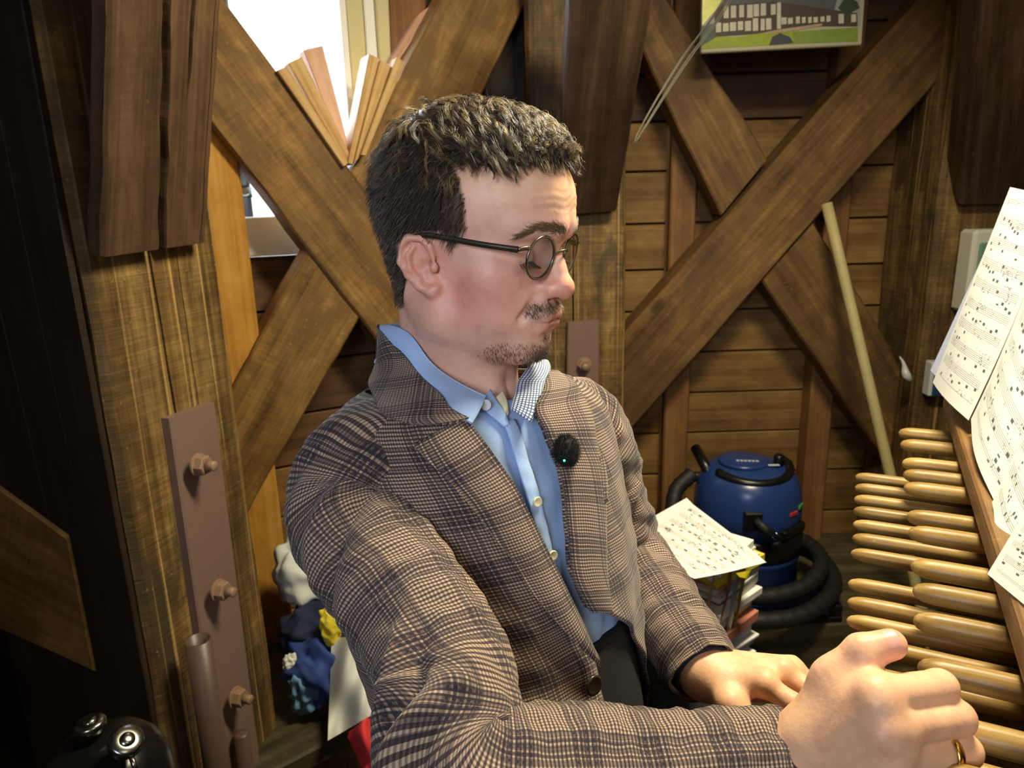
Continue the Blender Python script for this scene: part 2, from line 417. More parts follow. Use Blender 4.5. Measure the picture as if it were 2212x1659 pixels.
# --- studs
def studR(px, py, wd, mat, lab):
    p = onR(px, py, 2.54); vert('wall_stud', (p[0]-wd/2, 2.54), (p[0]+wd/2, 2.54), .17, 3.0, .078, mat, label=lab, cat='stud', jit=.001)
studR(1476, 450, .092, MAT['pinered'], 'reddish upright stud on the plank wall left of the crossed braces')
studR(1812, 450, .088, MAT['pinered'], 'reddish upright stud on the plank wall behind the leaning pole')
def studL(px, py, wd, mat, lab, o=.07, t=.068):
    p = onL(px, py, o); vert('wall_stud', (p-LU*wd/2)[:2], (p+LU*wd/2)[:2], .2, 3.0, t, mat, label=lab, cat='stud', jit=.001)
studL(478, 480, .125, MAT['pine'], 'orange pine stud right behind the bolted left post', .16, .15)
p = onL(880, 60, .05)
vert('wall_stud', (onL(850,60,.05))[:2], (onL(930,60,.05))[:2], 1.85, 3.0, .05, MAT['pinered'], label='reddish board standing beside the cream window frame', cat='board', jit=.003)

# --- posts
PA, PB = V3(-.726, 1.23, 0), V3(-.628, 1.566, 0)
pd = nrm(PB-PA); pn = V3(pd[1], -pd[0], 0)          # right face of the left post and its normal
LPN = pn
def onP(px, py, o=0.): return hit(px, py, PA+pn*o, pn)
def post_left():
    r = timber('timber_post', [(*PA[:2],3.0), (*PB[:2],3.0), (*PB[:2],0.), (*PA[:2],0.)], .36, MAT['post'], nseg=40, jit=.003, ch=.012,
           grooves=[(.33,.52,.006,.03,.38,.75), (.62,.66,.003,.02,.40,.9), (.12,.2,.002,.01,.3,.6)],
           label='thick weathered corner post with bolted iron strap at the left', cat='post')
    return r
post_left()
cx0, cx1 = atY(1135, 100, 2.25)[0], atY(1349, 700, 2.25)[0]
vert('timber_post', (cx0, 2.25), (cx1, 2.25), .0, 3.0, .34, MAT['post'], nseg=40, ch=.012, grooves=[(.45,.45,.005,.02,.3,.8)],
     label='upright post with iron strap behind the seated man', cat='post')
rx0 = atY(2040, 350, 2.3)[0]
vert('timber_post', (rx0, 2.3), (rx0+.36, 2.3), .0, 3.0, .30, MAT['post'], nseg=40, ch=.012, grooves=[(.1,.1,.004,.02,.2,.5)],
     label='upright post at the right behind the music desk', cat='post')
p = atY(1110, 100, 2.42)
vert('dark_upright', (p[0]-.10, 2.42), (p[0]+.045, 2.42), .0, 3.0, .14, MAT['black'], label='dark recessed upright left of the middle post', cat='post')

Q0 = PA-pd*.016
vert('dark_upright', (Q0-pn*.36)[:2], (Q0-pn*.012)[:2], 0, 3.0, .012, MAT['black'], label='thin dark sheet added for shade on the left face of the corner post', cat='post', nseg=30, jit=.001, ch=.002, grooves=[(.35,.62,.004,.0015,.3,1),(.7,.8,.003,.001,.1,.7)])  # added dark sheet: shade on the post's left face put into its colour
# --- knee timbers bolted to the posts
kb = .035
timber('knee_timber', [onP(240,-90,.20)-V3(0,0,0), onP(487,-110,.20), onP(445,524,kb), onP(222,556,kb)], .028, MAT['dark'], nseg=44, jit=.0009, ch=.006,
       grooves=[(.43,.53,.022,.06,0,1.), (.74,.66,.012,.04,0,.58), (.93,.93,.003,.01,.2,1)],
       extA=1.25, label='dark knee timber with a long split on the left post', cat='beam')
timber('knee_timber', [atY(1232,-40,1.72), atY(1418,-40,1.72), atY(1332,456,2.2), atY(1205,464,2.2)], .13, MAT['dark'], nseg=24, jit=.0015, ch=.006,
       extA=1.12, label='dark knee timber ending behind the man\'s forehead', cat='beam')
timber('knee_timber', [atY(2128,-40,1.85), atY(2330,-40,1.85), atY(2262,438,2.26), atY(2072,442,2.26)], .12, MAT['dark'], nseg=24, jit=.0015, ch=.006,
       extA=1.3, label='dark knee timber at the right above the music sheets', cat='beam')

# --- crossed braces, left panel
def bL(name, px, o, t, lab, mat='oak', **kw):
    return timber(name, [onL(x, y, o) for x, y in px], t, MAT[mat], label=lab, cat='beam', nseg=22, **kw)
bL('diagonal_brace', [(388,132), (488,16), (990,672), (880,760)][:0] or [(330,98),(475,-12),(1010,700),(868,808)], .20, .12,
   'long brown brace falling from the window towards the man\'s collar', extB=1.22)
bL('diagonal_brace', [(948,-60), (1135,-40), (925,440), (792,300)][:0] or [(965,-20),(1130,20),(885,535),(757,370)], .19, .11,
   'short brown brace rising right of the window behind the hair', extA=1.5)
bL('diagonal_brace', [(668,538), (780,680), (498,1180), (384,1052)], .19, .11,
   'short pale-edged brace low on the left beside the man\'s shoulder')
# --- crossed braces, right panel
def bR(px, y, t, lab, mat='oakR', **kw):
    return timber('diagonal_brace', [onR(a, b, y) for a, b in px], t, MAT[mat], label=lab, cat='beam', nseg=22, **kw)
bR([(2052,-82), (2166,12), (1350,944), (1238,846)], 2.40, .12, 'long brown brace crossing the right panel under the painting', jit=.002, extA=1.3)
bR([(1318,-35), (1418,-40), (1656,345), (1557,466)], 2.42, .11, 'upper half brace above the crossing in the right panel', extA=1.4)
bR([(1758,480), (1645,606), (1905,985), (2010,900)], 2.42, .11, 'lower half brace beside the leaning pale pole', extB=1.4)
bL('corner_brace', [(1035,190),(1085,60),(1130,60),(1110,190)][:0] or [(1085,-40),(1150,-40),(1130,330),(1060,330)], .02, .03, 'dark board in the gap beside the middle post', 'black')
# brace in the dark at far left
fA = PA; fd = -pn                                  # left face runs along -pn
fp = lambda x, y: hit(x, y, PA-pd*.023, pd)
E1, E2, G2, G1 = fp(143,1160), fp(202,1452), fp(-420,1168), fp(-420,742)
timber('diagonal_brace', [E1, E2, G2, G1], .018, MAT['oak'], label='brown brace end in the dark at the far left', cat='beam', nseg=10)
# ================================================================ iron straps, bolts, pipes
def strap(lab, corners, n, bolts, thick=.022):
    e = empty('iron_strap', (corners[2]+corners[3])/2, lab, 'strap')
    timber('plate', [c+n*thick for c in corners], thick, MAT['iron'], e, nseg=8, jit=.0008, ch=.004)
    for b in bolts:
        p = np.asarray(b)+n*thick
        nut = MB().lathe([(.024,0),(.024,.004),(.021,.0045)], p, n, 24).lathe([(.0205,.004),(.0205,.020),(.0185,.022)], p, n, 6).build('nut', MAT['nut'], e)
        MB().lathe([(.0105,.02),(.0105,.040),(.009,.042)], p, n, 16).build('bolt_end', MAT['nut'], nut, True)
    return e
strap('long brown iron strap with three bolts on the left post', [onP(347,903), onP(447,868), onP(556,1720), onP(476,1760)], pn,
      [onP(408,1002,.02), onP(452,1272,.02), onP(490,1502,.02)])
yc = 2.25; nC = V3(0,-1,0)
strap('brown iron strap with one bolt behind the man\'s chin', [atY(1224,694,yc), atY(1294,690,yc), atY(1290,1100,yc), atY(1218,1100,yc)], nC, [atY(1260,784,yc)])
# pipes standing in front of the left strap
a = onP(428,1381,.075); b = onP(478,1720,.075)
pe = empty('iron_pipe', (b[0],b[1],0), 'open-ended brown iron pipe standing before the left strap', 'pipe')
ax = nrm(a-b); 
mb = MB(); mb.lathe([(.0255,0),(.0255,np.linalg.norm(a-b)),(.0215,np.linalg.norm(a-b)),(.0215,np.linalg.norm(a-b)-.12)], b, ax, 28, cap=False)
mb.build('pipe', MAT['ironD'], pe, True)
MB().lathe([(.0,0),(.0214,.001)], b+ax*(np.linalg.norm(a-b)-.11), ax, 20, cap=False).build('pipe_inside', plain('grey_galvanised', (120,126,116), .4, .3), pe)
MB().lathe([(.0255,0),(.0255,.9)], b-ax*.9, ax, 20).build('pipe_foot', MAT['ironD'], pe, True)
a = onP(522,1585,.05); b = onP(540,1730,.05); ax = nrm(a-b)
o = MB().lathe([(.017,-.6),(.017,np.linalg.norm(a-b)),(.013,np.linalg.norm(a-b)+.003)], b, ax, 20).build('iron_rod', MAT['ironD'], None, True)
tag(o, 'short brown iron rod end below the lowest bolt of the strap', 'rod')

# black domed appliance with chrome knobs, lower left
ap = C(232, 1690, .98)
ae = empty('domed_appliance', (ap[0],ap[1],ap[2]-.16), 'black domed appliance with round chrome knobs in the bottom left corner', 'appliance')
prof = [(.0,.075),(.02,.074),(.04,.069),(.06,.058),(.074,.042),(.082,.02),(.085,0),(.082,-.05),(.07,-.16)][::-1]
MB().lathe(prof, ap, (0,0,1), 40).build('shell', plain('satin_black', (14,14,15), .25), ae, True)
def knob(px, py, z, r, nm='knob'):
    p = C(px, py, z); n = nrm(p-(ap+V3(0,0,-.015)))
    k = MB().lathe([(r,-.006),(r,.004),(r*.86,.007),(r*.5,.0075),(0.0005,.0075)], p, n, 28).build(nm, MAT['chrome'], ae, True)
    MB().lathe([(r*.5,.006),(r*.42,.012),(r*.1,.0125)], p-V3(0,0,r*.1), n, 20).build('button', MAT['chrome'], k, True)
knob(272,1602,.918,.021); knob(196,1567,.955,.019)
q0, q1 = C(283,1632,.912), C(300,1668,.91)
MB().tube([q0,(q0+q1)/2+V3(0,-.002,0),q1], .0035, 8).build('trim_strip', MAT['chrome'], ae, True)
base = MB().box((ap[0],ap[1],(ap[2]-.16)/2), (.13,.11,(ap[2]-.16)/2), bev=.01).build('wooden_crate', MAT['black'])
tag(base, 'dark crate carrying the black domed appliance', 'crate')

# ================================================================ offcut slats in the V of the left braces
def slat(px, o, t, mat, lab):
    return timber('wood_offcut', [onL(x, y, o) for x, y in px], t, MAT[mat], label=lab, cat='wood offcut', group='wood offcuts in the brace fork', nseg=4, jit=.0006, ch=.002)
slat([(598,152),(618,143),(752,352),(742,360)], .215, .05, 'slat', 'leftmost thin offcut lying on the left window brace')
slat([(622,136),(652,122),(760,340),(748,352)], .19, .05, 'slat', 'thin offcut second from left in the fork of window braces')
slat([(655,108),(697,99),(757,330),(748,345)], .165, .06, 'slatP', 'tallest reddish offcut in the left half of the fork')
slat([(797,116),(822,128),(764,356),(752,352)], .20, .075, 'slat', 'nearest pale offcut in the right half of the fork')
slat([(822,130),(846,144),(778,340),(766,350)], .215, .05, 'slat', 'middle offcut leaning on the right window brace')
slat([(858,124),(876,134),(792,336),(780,334)], .235, .04, 'slat', 'rightmost thin offcut leaning on the right window brace')
slat([(905,30),(948,0),(850,150),(836,148)], .10, .05, 'slatP', 'pinkish strip added as the window-lit side face of the right brace')  # added strip: window light on the brace's side face put into its colour

# ================================================================ painting on the right wall
yP = 2.28
TL, TR, BR, BL = atY(1512,-190,yP), atY(1868,-205,yP), atY(1862,97,yP), atY(1515,115,yP)
pe = empty('painting', (BL+BR)/2, 'unframed painting of a white-windowed building on a lawn', 'painting')
u_ = nrm(BR-BL); v_ = nrm(TL-BL - u_*np.dot(TL-BL,u_)); PW = np.linalg.norm(BR-BL); PH = np.linalg.norm(TL-BL)
Rp = np.stack([u_, np.cross(v_,u_)*-1, v_], 1); nP = V3(0,-1,0)
MB().box(BL+u_*PW/2+v_*PH/2-nP*.012, (PW/2,.012,PH/2), Rp, bev=.003).build('canvas_board', plain('pale_board_edge', (176,168,140), .7), pe)
def flat(name, pts, col, k, rough=.6):              # pts in crop pixels 1480..1900 x 0..150 (scale 5.267)
    P = [atY(1480+x/5.267, y/5.267, yP-.0006-.00025*k) for x, y in pts]
    return mk(name, P, [tuple(range(len(P)))], plain('paint_'+name, col, rough, 0, .25, 60), pe)
flat('painted_sky', [(190,-900),(1995,-900),(1990,300),(190,300)], (150,150,146), 0)
flat('painted_roof', [(190,-300),(1800,-300),(1690,150),(1100,180),(190,80)], (84,86,86), 1)
flat('painted_glare', [(195,-300),(480,-300),(440,10),(195,290)], (236,232,140), 3)
flat('painted_facade', [(330,60),(1040,20),(1960,150),(1960,300),(1500,300),(1040,370),(340,420)], (70,58,50), 2)
flat('painted_bush', [(190,300),(340,260),(340,430),(190,520)], (74,88,76), 4)
flat('painted_lawn', [(195,520),(340,420),(600,420),(1030,350),(1300,370),(1965,310),(1965,470),(1300,495),(195,555)], (142,156,40), 3)
flat('painted_lawn', [(1230,360),(1965,310),(1965,470),(1230,495)], (122,142,52), 4)
flat('painted_path', [(800,390),(1040,340),(1560,265),(1560,290),(1240,350),(1020,375)], (176,150,120), 5)
flat('painted_arch', [(955,515),(990,420),(1080,375),(1190,420),(1235,490)], (58,62,66), 6)
flat('painted_tree', [(1740,90),(1800,0),(1880,-30),(1960,20),(1985,90),(1870,150),(1800,140)], (48,68,44), 6)
k = 7
for (x, y, w_, h_) in [(440,70,55,140),(520,65,60,140),(615,60,55,140),(705,55,65,150),(780,50,60,140),(860,40,60,140),(975,50,55,120),(1045,30,45,300),
                       (350,260,60,110),(430,265,65,95),(510,255,70,100),(600,245,60,100),(680,240,70,115),(770,210,60,145),(860,215,45,135),(920,210,60,130),
                       (1095,200,60,80),(1170,205,55,70),(1260,190,45,80),(1330,195,40,70),(1400,195,40,70),(1460,195,50,65),(1540,190,45,60),(1610,180,45,70),(1745,160,60,110),(1890,165,55,90)]:
    flat('painted_window', [(x,y),(x+w_,y-4),(x+w_,y+h_-6),(x,y+h_)], (196,190,168), k)

# wires hanging from the painting's corner
we = empty('wire_bundle', tuple(atY(1370,300,2.2)), 'thin grey wires hanging in an arc left of the painting', 'wire')
for i, (dx, dy) in enumerate([(0,0),(8,5),(15,2),(-7,6)]):
    P = spline([atY(1600+dx,-60+dy,2.0), atY(1540+dx,38+dy,2.1), atY(1480+dx,118+dy,2.17), atY(1425+dx*.8,205+dy,2.2), atY(1392+dx*.6,262+dy,2.21), atY(1370+dx*.3,300+dy*2,2.22)], 24)
    MB().tube(P, .0016, 6).build('wire', plain('grey_wire', (150,146,128), .5), we, True)

# leaning pole in the right panel
a, b = atY(1786,440,2.34), atY(1978,1262,2.02)
bb = a+(b-a)*1.28
o = MB().tube([a+(bb-a)*t for t in np.linspace(0,1,9)], [.017]*8+[.018], 16).build('leaning_pole', plain('pale_wooden_pole', (176,162,110), .6, 0, .15, 25), None, True)
tag(o, 'pale round pole leaning on the right crossed brace', 'pole')

# electrical boxes on the right post
yb = 2.3
eb = empty('fuse_box', tuple(atY(2105,670,yb)), 'white fuse box with green window on the right post', 'fuse box')
w0, w1 = atY(2058,668,yb), atY(2160,492,yb)
cxm, czm = (w0[0]+w1[0])/2, (w0[2]+w1[2])/2; hx, hz = (w1[0]-w0[0])/2, (w1[2]-w0[2])/2
hx = .085; cxm = w0[0]+hx+.01
cxm -= .022
MB().box((cxm, yb-.04, czm), (hx, .04, hz), bev=.01).build('housing', plain('white_housing', (206,204,186), .4), eb)
MB().box((cxm-.002, yb-.084, czm-.005), (hx*.78, .006, hz*.74), bev=.005).build('cover', plain('green_cover', (112,150,128), .25), eb)
MB().box((cxm+.004, yb-.091, czm-.005), (hx*.55, .004, hz*.5), bev=.003).build('window_pane', plain('smoky_pane', (70,98,90), .15), eb)
w0, w1 = atY(1990,850,yb), atY(2040,776,yb)
bs = empty('switch_box', tuple(w0), 'small blue and white switch box under the fuse box', 'switch box')
c_ = (w0+w1)/2; hx2, hz2 = (w1[0]-w0[0])/2+.01, (w1[2]-w0[2])/2
MB().box((c_[0]+.01, yb-.02, c_[2]), (hx2, .02, hz2), bev=.004).build('housing', plain('white_frame', (200,204,204), .4), bs)
MB().box((c_[0]+.014, yb-.043, c_[2]-.003), (hx2*.86, .004, hz2*.86), bev=.002).build('blue_plate', plain('blue_plate', (38,66,110), .35), bs)
P = spline([atY(1943,770,2.31), atY(1952,785,2.29), atY(1957,808,2.27), atY(1967,824,2.27)], 12)
o = MB().tube(P, [.002,.003,.004,.005,.006,.008,.011,.013,.014,.012,.009,.004], 10).build('door_hook', plain('white_hook', (196,196,190), .3), None, True)
tag(o, 'small white curved hook below and left of the fuse box', 'hook')

# ================================================================ vacuum cleaner
vy = 2.18
vb = atY(1600, 1300, vy); vb[2] = .172
vac = empty('vacuum_cleaner', tuple(vb), 'blue drum vacuum cleaner with black hose on the sill', 'vacuum cleaner')
S = .172
MB().lathe([(S*.9,.03),(S*1.0,.05),(S*1.0,.17),(S*1.02,.175),(S*1.02,.20)], vb, (0,0,1), 48).build('drum', MAT['bluep'], vac, True)
MB().lathe([(S*1.03,.195),(S*1.045,.20),(S*1.045,.262),(S*1.0,.27)], vb, (0,0,1), 48).build('rim_band', MAT['blackp'], vac, True)
MB().lathe([(S*1.0,.262),(S*1.0,.33),(S*.985,.37),(S*.94,.41),(S*.86,.44),(S*.74,.46),(S*.55,.472),(S*.3,.478),(.001,.48)], vb, (0,0,1), 56).build('dome', MAT['bluep'], vac, True)
MB().lathe([(S*.45,.474),(S*.46,.484),(S*.40,.487),(.001,.488)], vb+V3(-.02,0,0), (0,0,1), 40).build('lid_disc', MAT['bluep'], vac, True)
P = [vb+V3(math.cos(t)*S*.72, math.sin(t)*S*.72-.005, .470-.02*max(0,-math.sin(t))) for t in np.linspace(math.pi*1.12, math.pi*2.12, 24)]
MB().tube(P, .014, 10).build('carry_handle', MAT['blackp'], vac, True)
MB().lathe([(.016,0),(.016,.03),(.012,.034)], vb+V3(.085,-.03,.475), (0,0,1), 16).build('knob', MAT['blackp'], vac, True)
MB().box(vb+V3(-.037,-S*.965,.345), (.028,.012,.03), bev=.004).build('socket_recess', MAT['blackp'], vac)
pl = MB().tube([vb+V3(-.032,-S-.008,.355), vb+V3(-.012,-S-.026,.335), vb+V3(.008,-S-.031,.315)], [.011,.015,.017], 12)
pl.build('plug', MAT['rubber'], vac, True)
for k in (0,1): MB().tube([vb+V3(.008+k*.012,-S-.031,.313-k*-.010), vb+V3(.026+k*.012,-S-.036,.296+k*.010)], .003, 8).build('plug_pin', MAT['chrome'], vac, True)
for k, (cc, xx, zz) in enumerate([((170,60,50), .10, .352), ((66,140,70), .135, .362)]):
    a_ = math.atan2(-math.sqrt(max(0,S*S-xx*xx)), xx)
    Rb = np.stack([V3(-math.sin(a_),math.cos(a_),0), V3(math.cos(a_),math.sin(a_),0), V3(0,0,1)],1)
    MB().box(vb+V3(math.cos(a_)*S, math.sin(a_)*S, zz), (.018,.003,.006), Rb, bev=.001).build('sticker', plain('sticker%d'%k, cc, .4), vac)
a_ = math.radians(-52); Rb = np.stack([V3(-math.sin(a_),math.cos(a_),0), V3(math.cos(a_),math.sin(a_),0), V3(0,0,1)],1)
MB().box(vb+V3(math.cos(a_)*S*.97, math.sin(a_)*S*.97, .292), (.06,.012,.016), Rb, bev=.005).build('front_vent', MAT['blackp'], vac)
# printed maker's lettering on the lid, too small to read
for k in range(6): MB().box(vb+V3(-.045+k*.012,-.02-k*.002,.4885), (.0042,.006,.0006)).build('lid_letter', plain('white_print', (190,196,206), .5), vac)
MB().box(vb+V3(.06,-.055,.483), (.018,.006,.001), bev=.0005).build('lid_mark', plain('white_mark', (190,196,206), .5), vac)
# hose coils
def ribbed(P, r): n = len(P); return [r*(1+.055*math.sin(i*2.1)) for i in range(n)]
P = spline([vb+V3(-.17,.05,.42), vb+V3(-.235,.02,.36), vb+V3(-.25,-.06,.24), vb+V3(-.2,-.17,.16), vb+V3(-.05,-.235,.125), vb+V3(.12,-.20,.13), vb+V3(.225,-.09,.15), vb+V3(.235,.05,.15), vb+V3(.15,.16,.15)], 90)
MB().tube(P, ribbed(P,.026), 12).build('hose', MAT['rubber'], vac, True)
P = spline([vb+V3(.10,.20,.10), vb+V3(.25,.10,.10), vb+V3(.285,-.02,.09), vb+V3(.23,-.16,.08), vb+V3(.08,-.265,.07), vb+V3(-.1,-.27,.07), vb+V3(-.24,-.18,.08)], 80)
MB().tube(P, ribbed(P,.027), 12).build('hose', MAT['rubber'], vac, True)
t0, t1 = atY(1502,968,2.30), atY(1522,1004,2.22)
d_ = nrm(t1-t0); L_ = .13
MB().lathe([(.0155,0),(.0175,0),(.0175,L_),(.0155,L_)], t0, d_, 18, cap=False).build('hose_wand', MAT['blackp'], vac, True)
# floor tool
ft = atY(1665, 1290, 2.02)
MB().box((ft[0]+.02, 2.05, .205), (.19,.055,.02), bev=.008).build('floor_tool', MAT['bluep'], vac)
MB().box((ft[0]+.02, 2.045, .18), (.20,.06,.010), bev=.003).build('tool_brush', MAT['blackp'], vac)
MB().box((ft[0]+.20, 2.05, .205), (.022,.057,.021), bev=.004).build('tool_end', MAT['blackp'], vac)

# ================================================================ sheet music helper
def score_mat(name, rows, seed, ink=.28, cx=14., tone=(224,224,218)):
    t = NT(name); uv = t.n('ShaderNodeUVMap').outputs[0]
    sp = t.n('ShaderNodeSeparateXYZ'); t.link(uv, sp.inputs[0]); u, v = sp.outputs[0], sp.outputs[1]
    r = t.math('MULTIPLY', v, rows); fr = t.math('FRACT', r); fl_ = t.math('FLOOR', r)
    inx = t.math('MULTIPLY', t.math('GREATER_THAN', u, .07), t.math('LESS_THAN', u, .94))
    iny = t.math('MULTIPLY', t.math('GREATER_THAN', v, .06), t.math('LESS_THAN', v, .95))
    inn = t.math('MULTIPLY', inx, iny)
    band = t.math('MULTIPLY', t.math('GREATER_THAN', fr, .30), t.math('LESS_THAN', fr, .72))
    ln = t.math('FRACT', t.math('MULTIPLY', t.math('SUBTRACT', fr, .30), 12.0))
    line = t.math('MULTIPLY', t.math('LESS_THAN', ln, .26), band)
    line = t.math('MULTIPLY', line, .75)
    cb = t.n('ShaderNodeCombineXYZ'); t.link(t.math('MULTIPLY', u, 46.), cb.inputs[0]); t.link(t.math('MULTIPLY', r, 7.), cb.inputs[1]); cb.inputs[2].default_value = seed
    vo = t.n('ShaderNodeTexVoronoi'); vo.inputs['Scale'].default_value = 1; t.link(cb.outputs[0], vo.inputs[0])
    wide = t.math('MULTIPLY', t.math('GREATER_THAN', fr, .16), t.math('LESS_THAN', fr, .86))
    den = t.noise(t.map(uv, (7, rows*.9, 1)), 1.0, 1)
    note = t.math('MULTIPLY', t.math('LESS_THAN', vo.outputs['Distance'], t.math('SUBTRACT', den, ink)), wide)
    # beams
    cb2 = t.n('ShaderNodeCombineXYZ'); t.link(t.math('MULTIPLY', u, 15.), cb2.inputs[0]); t.link(fl_, cb2.inputs[1]); cb2.inputs[2].default_value = seed+3
    wn = t.n('ShaderNodeTexWhiteNoise'); 
    cbf = t.n('ShaderNodeCombineXYZ'); t.link(t.math('FLOOR', t.math('MULTIPLY', u, 15.)), cbf.inputs[0]); t.link(fl_, cbf.inputs[1]); cbf.inputs[2].default_value = seed
    t.link(cbf.outputs[0], wn.inputs[0])
    fu = t.math('FRACT', t.math('MULTIPLY', u, 15.))
    bm = t.math('MULTIPLY', t.math('GREATER_THAN', wn.outputs[0], .45), t.math('MULTIPLY', t.math('GREATER_THAN', fu, .2), t.math('LESS_THAN', fu, .75)))
    pos = t.math('ADD', t.math('MULTIPLY', wn.outputs[0], .5), .33)
    bm = t.math('MULTIPLY', bm, t.math('LESS_THAN', t.math('ABSOLUTE', t.math('SUBTRACT', fr, t.math('FRACT', t.math('MULTIPLY', pos, 3.1)))), .07))
    k = t.math('MAXIMUM', t.math('MAXIMUM', line, t.math('MULTIPLY', note, .8)), t.math('MULTIPLY', bm, .9))
    k = t.math('MULTIPLY', k, inn)
    t.base(t.mix(k, lin(tone), lin((40,40,44)))); t.set(Roughness=.85); t.b.inputs['Specular IOR Level'].default_value = .2
    return t.m
def sheet(name, cor, mat, parent=None, nu=14, nv=16, bow=.0, wav=.0, seed=0, th=.0004):
    """cor: BL, BR, TR, TL; a thin curved sheet of paper"""
    BL, BR, TR, TL = [np.asarray(c, float) for c in cor]
    u, v = np.meshgrid(np.linspace(0,1,nu), np.linspace(0,1,nv))
    P = (1-u)[...,None]*(1-v)[...,None]*BL+u[...,None]*(1-v)[...,None]*BR+u[...,None]*v[...,None]*TR+(1-u)[...,None]*v[...,None]*TL
    n = nrm(np.cross(BR-BL, TL-BL))
    if np.dot(n, CO-BL) < 0: n = -n
    P = P+n*((bow*np.sin(np.pi*u))+wav*np.sin(u*5+seed)*np.sin(v*4+seed*2))[...,None]
    P = P.reshape(-1,3); f = grid_faces(nu, nv); N = len(P)
    edge = []
    V = np.vstack([P, P-n*th]); F = np.vstack([f, f[:, ::-1]+N])
    return mk(name, V, F, mat, parent, True, uv=np.tile(np.stack([u.ravel(), v.ravel()],1), (2,1)))

# ================================================================ stack of papers behind the left arm
se = empty('paper_stack', tuple(C(1540,1380,1.66)), 'untidy stack of sheet music and magazines below the vacuum cleaner', 'paper stack')
c0 = [C(1300,1150,1.52), C(1500,1248,1.36), C(1655,1215,1.48), C(1505,1085,1.68)]
zt = np.mean([c[2] for c in c0]); c0 = [V3(c[0], c[1], zt) for c in [atZ(1330,1180,zt), atZ(1500,1250,zt), atZ(1655,1216,zt), atZ(1490,1084,zt)]]
ctr = np.mean(c0, 0)
sc1 = score_mat('score_print_stack', 7, 2.)
sheet('top_sheet', [c0[0], c0[1], c0[2], c0[3]], sc1, se, bow=.004, wav=.002)
ud = nrm(c0[1]-c0[0]); vd = nrm(c0[3]-c0[0]-ud*np.dot(c0[3]-c0[0], ud)); lw, lh = np.linalg.norm(c0[1]-c0[0]), np.linalg.norm(c0[3]-c0[0])
sheet('loose_sheet', [c0[0]+V3(-.01,.03,-.004), c0[1]+V3(-.02,.05,-.004), c0[2]+V3(-.02,.035,-.003), c0[3]+V3(0,.03,-.003)], MAT['paper'], se, wav=.003)
cols = [(232,230,222),(206,204,190),(226,224,210),(214,196,60),(190,120,100),(222,220,212),(180,176,164),(230,228,220),(120,124,128),(226,222,206)]
zc_ = zt-.006; k = 0
while zc_ > .02:
    h_ = random.choice([.006,.01,.016,.022]); a_ = random.uniform(-.12,.12)
    Rk = np.stack([ud*math.cos(a_)+vd*math.sin(a_), -ud*math.sin(a_)+vd*math.cos(a_), V3(0,0,1)],1)
    MB().box(ctr+ud*lw*.22+vd*lh*.16+ud*random.uniform(-.012,.012)+vd*random.uniform(-.012,.012)+V3(0,0,zc_-h_/2-ctr[2]), (lw/2*.50, lh/2*.55, h_/2), Rk, bev=.001).build('booklet', plain('booklet%d'%k, cols[k%len(cols)], .7), se)
    zc_ -= h_+.0006; k += 1
    if k > 60: break
# leaning sheets in front of the stack
for i, (x0,y0,x1,y1,cl) in enumerate([(1545,1238,1530,1330,(214,196,160)),(1580,1236,1560,1345,(190,128,104)),(1600,1240,1575,1360,(232,230,220)),(1612,1238,1590,1350,(222,200,40)),(1592,1250,1568,1372,(228,226,218))]):
    d0 = 1.40+.012*i; a = C(x0,y0,d0); b = C(x1,y1,d0+.02); s_ = V3(.02,.10,0)
    sheet('leaning_sheet', [b, b+s_, a+s_, a], plain('leaning%d'%i, cl, .75), se, 6, 8, wav=.003, seed=i)
P = [C(1590,1238,1.375), C(1622,1232,1.38), C(1612,1252,1.38), C(1598,1247,1.375)]
sheet('yellow_tab', [P[3],P[2],P[1],P[0]], MAT['yellow'], se, 5, 5, bow=.004)

# ================================================================ carillon keyboard
KF, KR = V3(.892,-.452,0), V3(.452,.892,0)          # towards the instrument, along the row (away from camera)
kb_ = empty('carillon_keyboard', (.9,.75,0), 'wooden carillon keyboard with two rows of rounded baton keys', 'keyboard')
def baton_mesh(L, r):
    prof = [(.0005,0),(r*.35,.0012),(r*.62,.004),(r*.84,.010),(r*.95,.018),(r*.985,.032),(r,L*.3),(r*.985,L*.7),(r*.97,L)]
    v, f = lathe(prof, (0,0,0), (1,0,0), 18)
    me = bpy.data.meshes.new('baton'); me.from_pydata(v, [], f); me.update(); me.polygons.foreach_set('use_smooth', np.ones(len(me.polygons), bool)); me.materials.append(MAT['baton'])
    return me
bm_u, bm_l = baton_mesh(.17, .0113), baton_mesh(.165, .0094)
shank = None
def Rk4(o, drop=0.):
    a = drop; X = nrm(KF+V3(0,0,-a)); Y_ = np.cross(V3(0,0,1), X); Y_ = nrm(Y_); Z_ = np.cross(X, Y_)
    m_ = np.eye(4); m_[:3,:3] = np.stack([X, Y_, Z_],1); m_[:3,3] = o; return Matrix(m_.tolist())
tips_u = [(.65,1.136),(.623,1.08),(.583,1.0),(.56,.955),(.536,.909),(.492,.821),(.470,.777),(.430,.699),(.405,.650),(.377,.598),(.343,.530),(.312,.463),(.290,.415)]
tips_l = [(.551,1.071),(.530,1.028),(.509,.986),(.489,.946),(.468,.903),(.448,.863),(.427,.822),(.390,.750),(.371,.711),(.354,.676),(.338,.639),(.316,.594),(.294,.551),(.272,.508),(.250,.465)]
me_sh = bpy.data.meshes.new('key_shank'); vv, ff = bevbox((.16,.007,.010), .0015); me_sh.from_pydata(vv, [], ff); me_sh.update(); me_sh.materials.append(MAT['baton'])
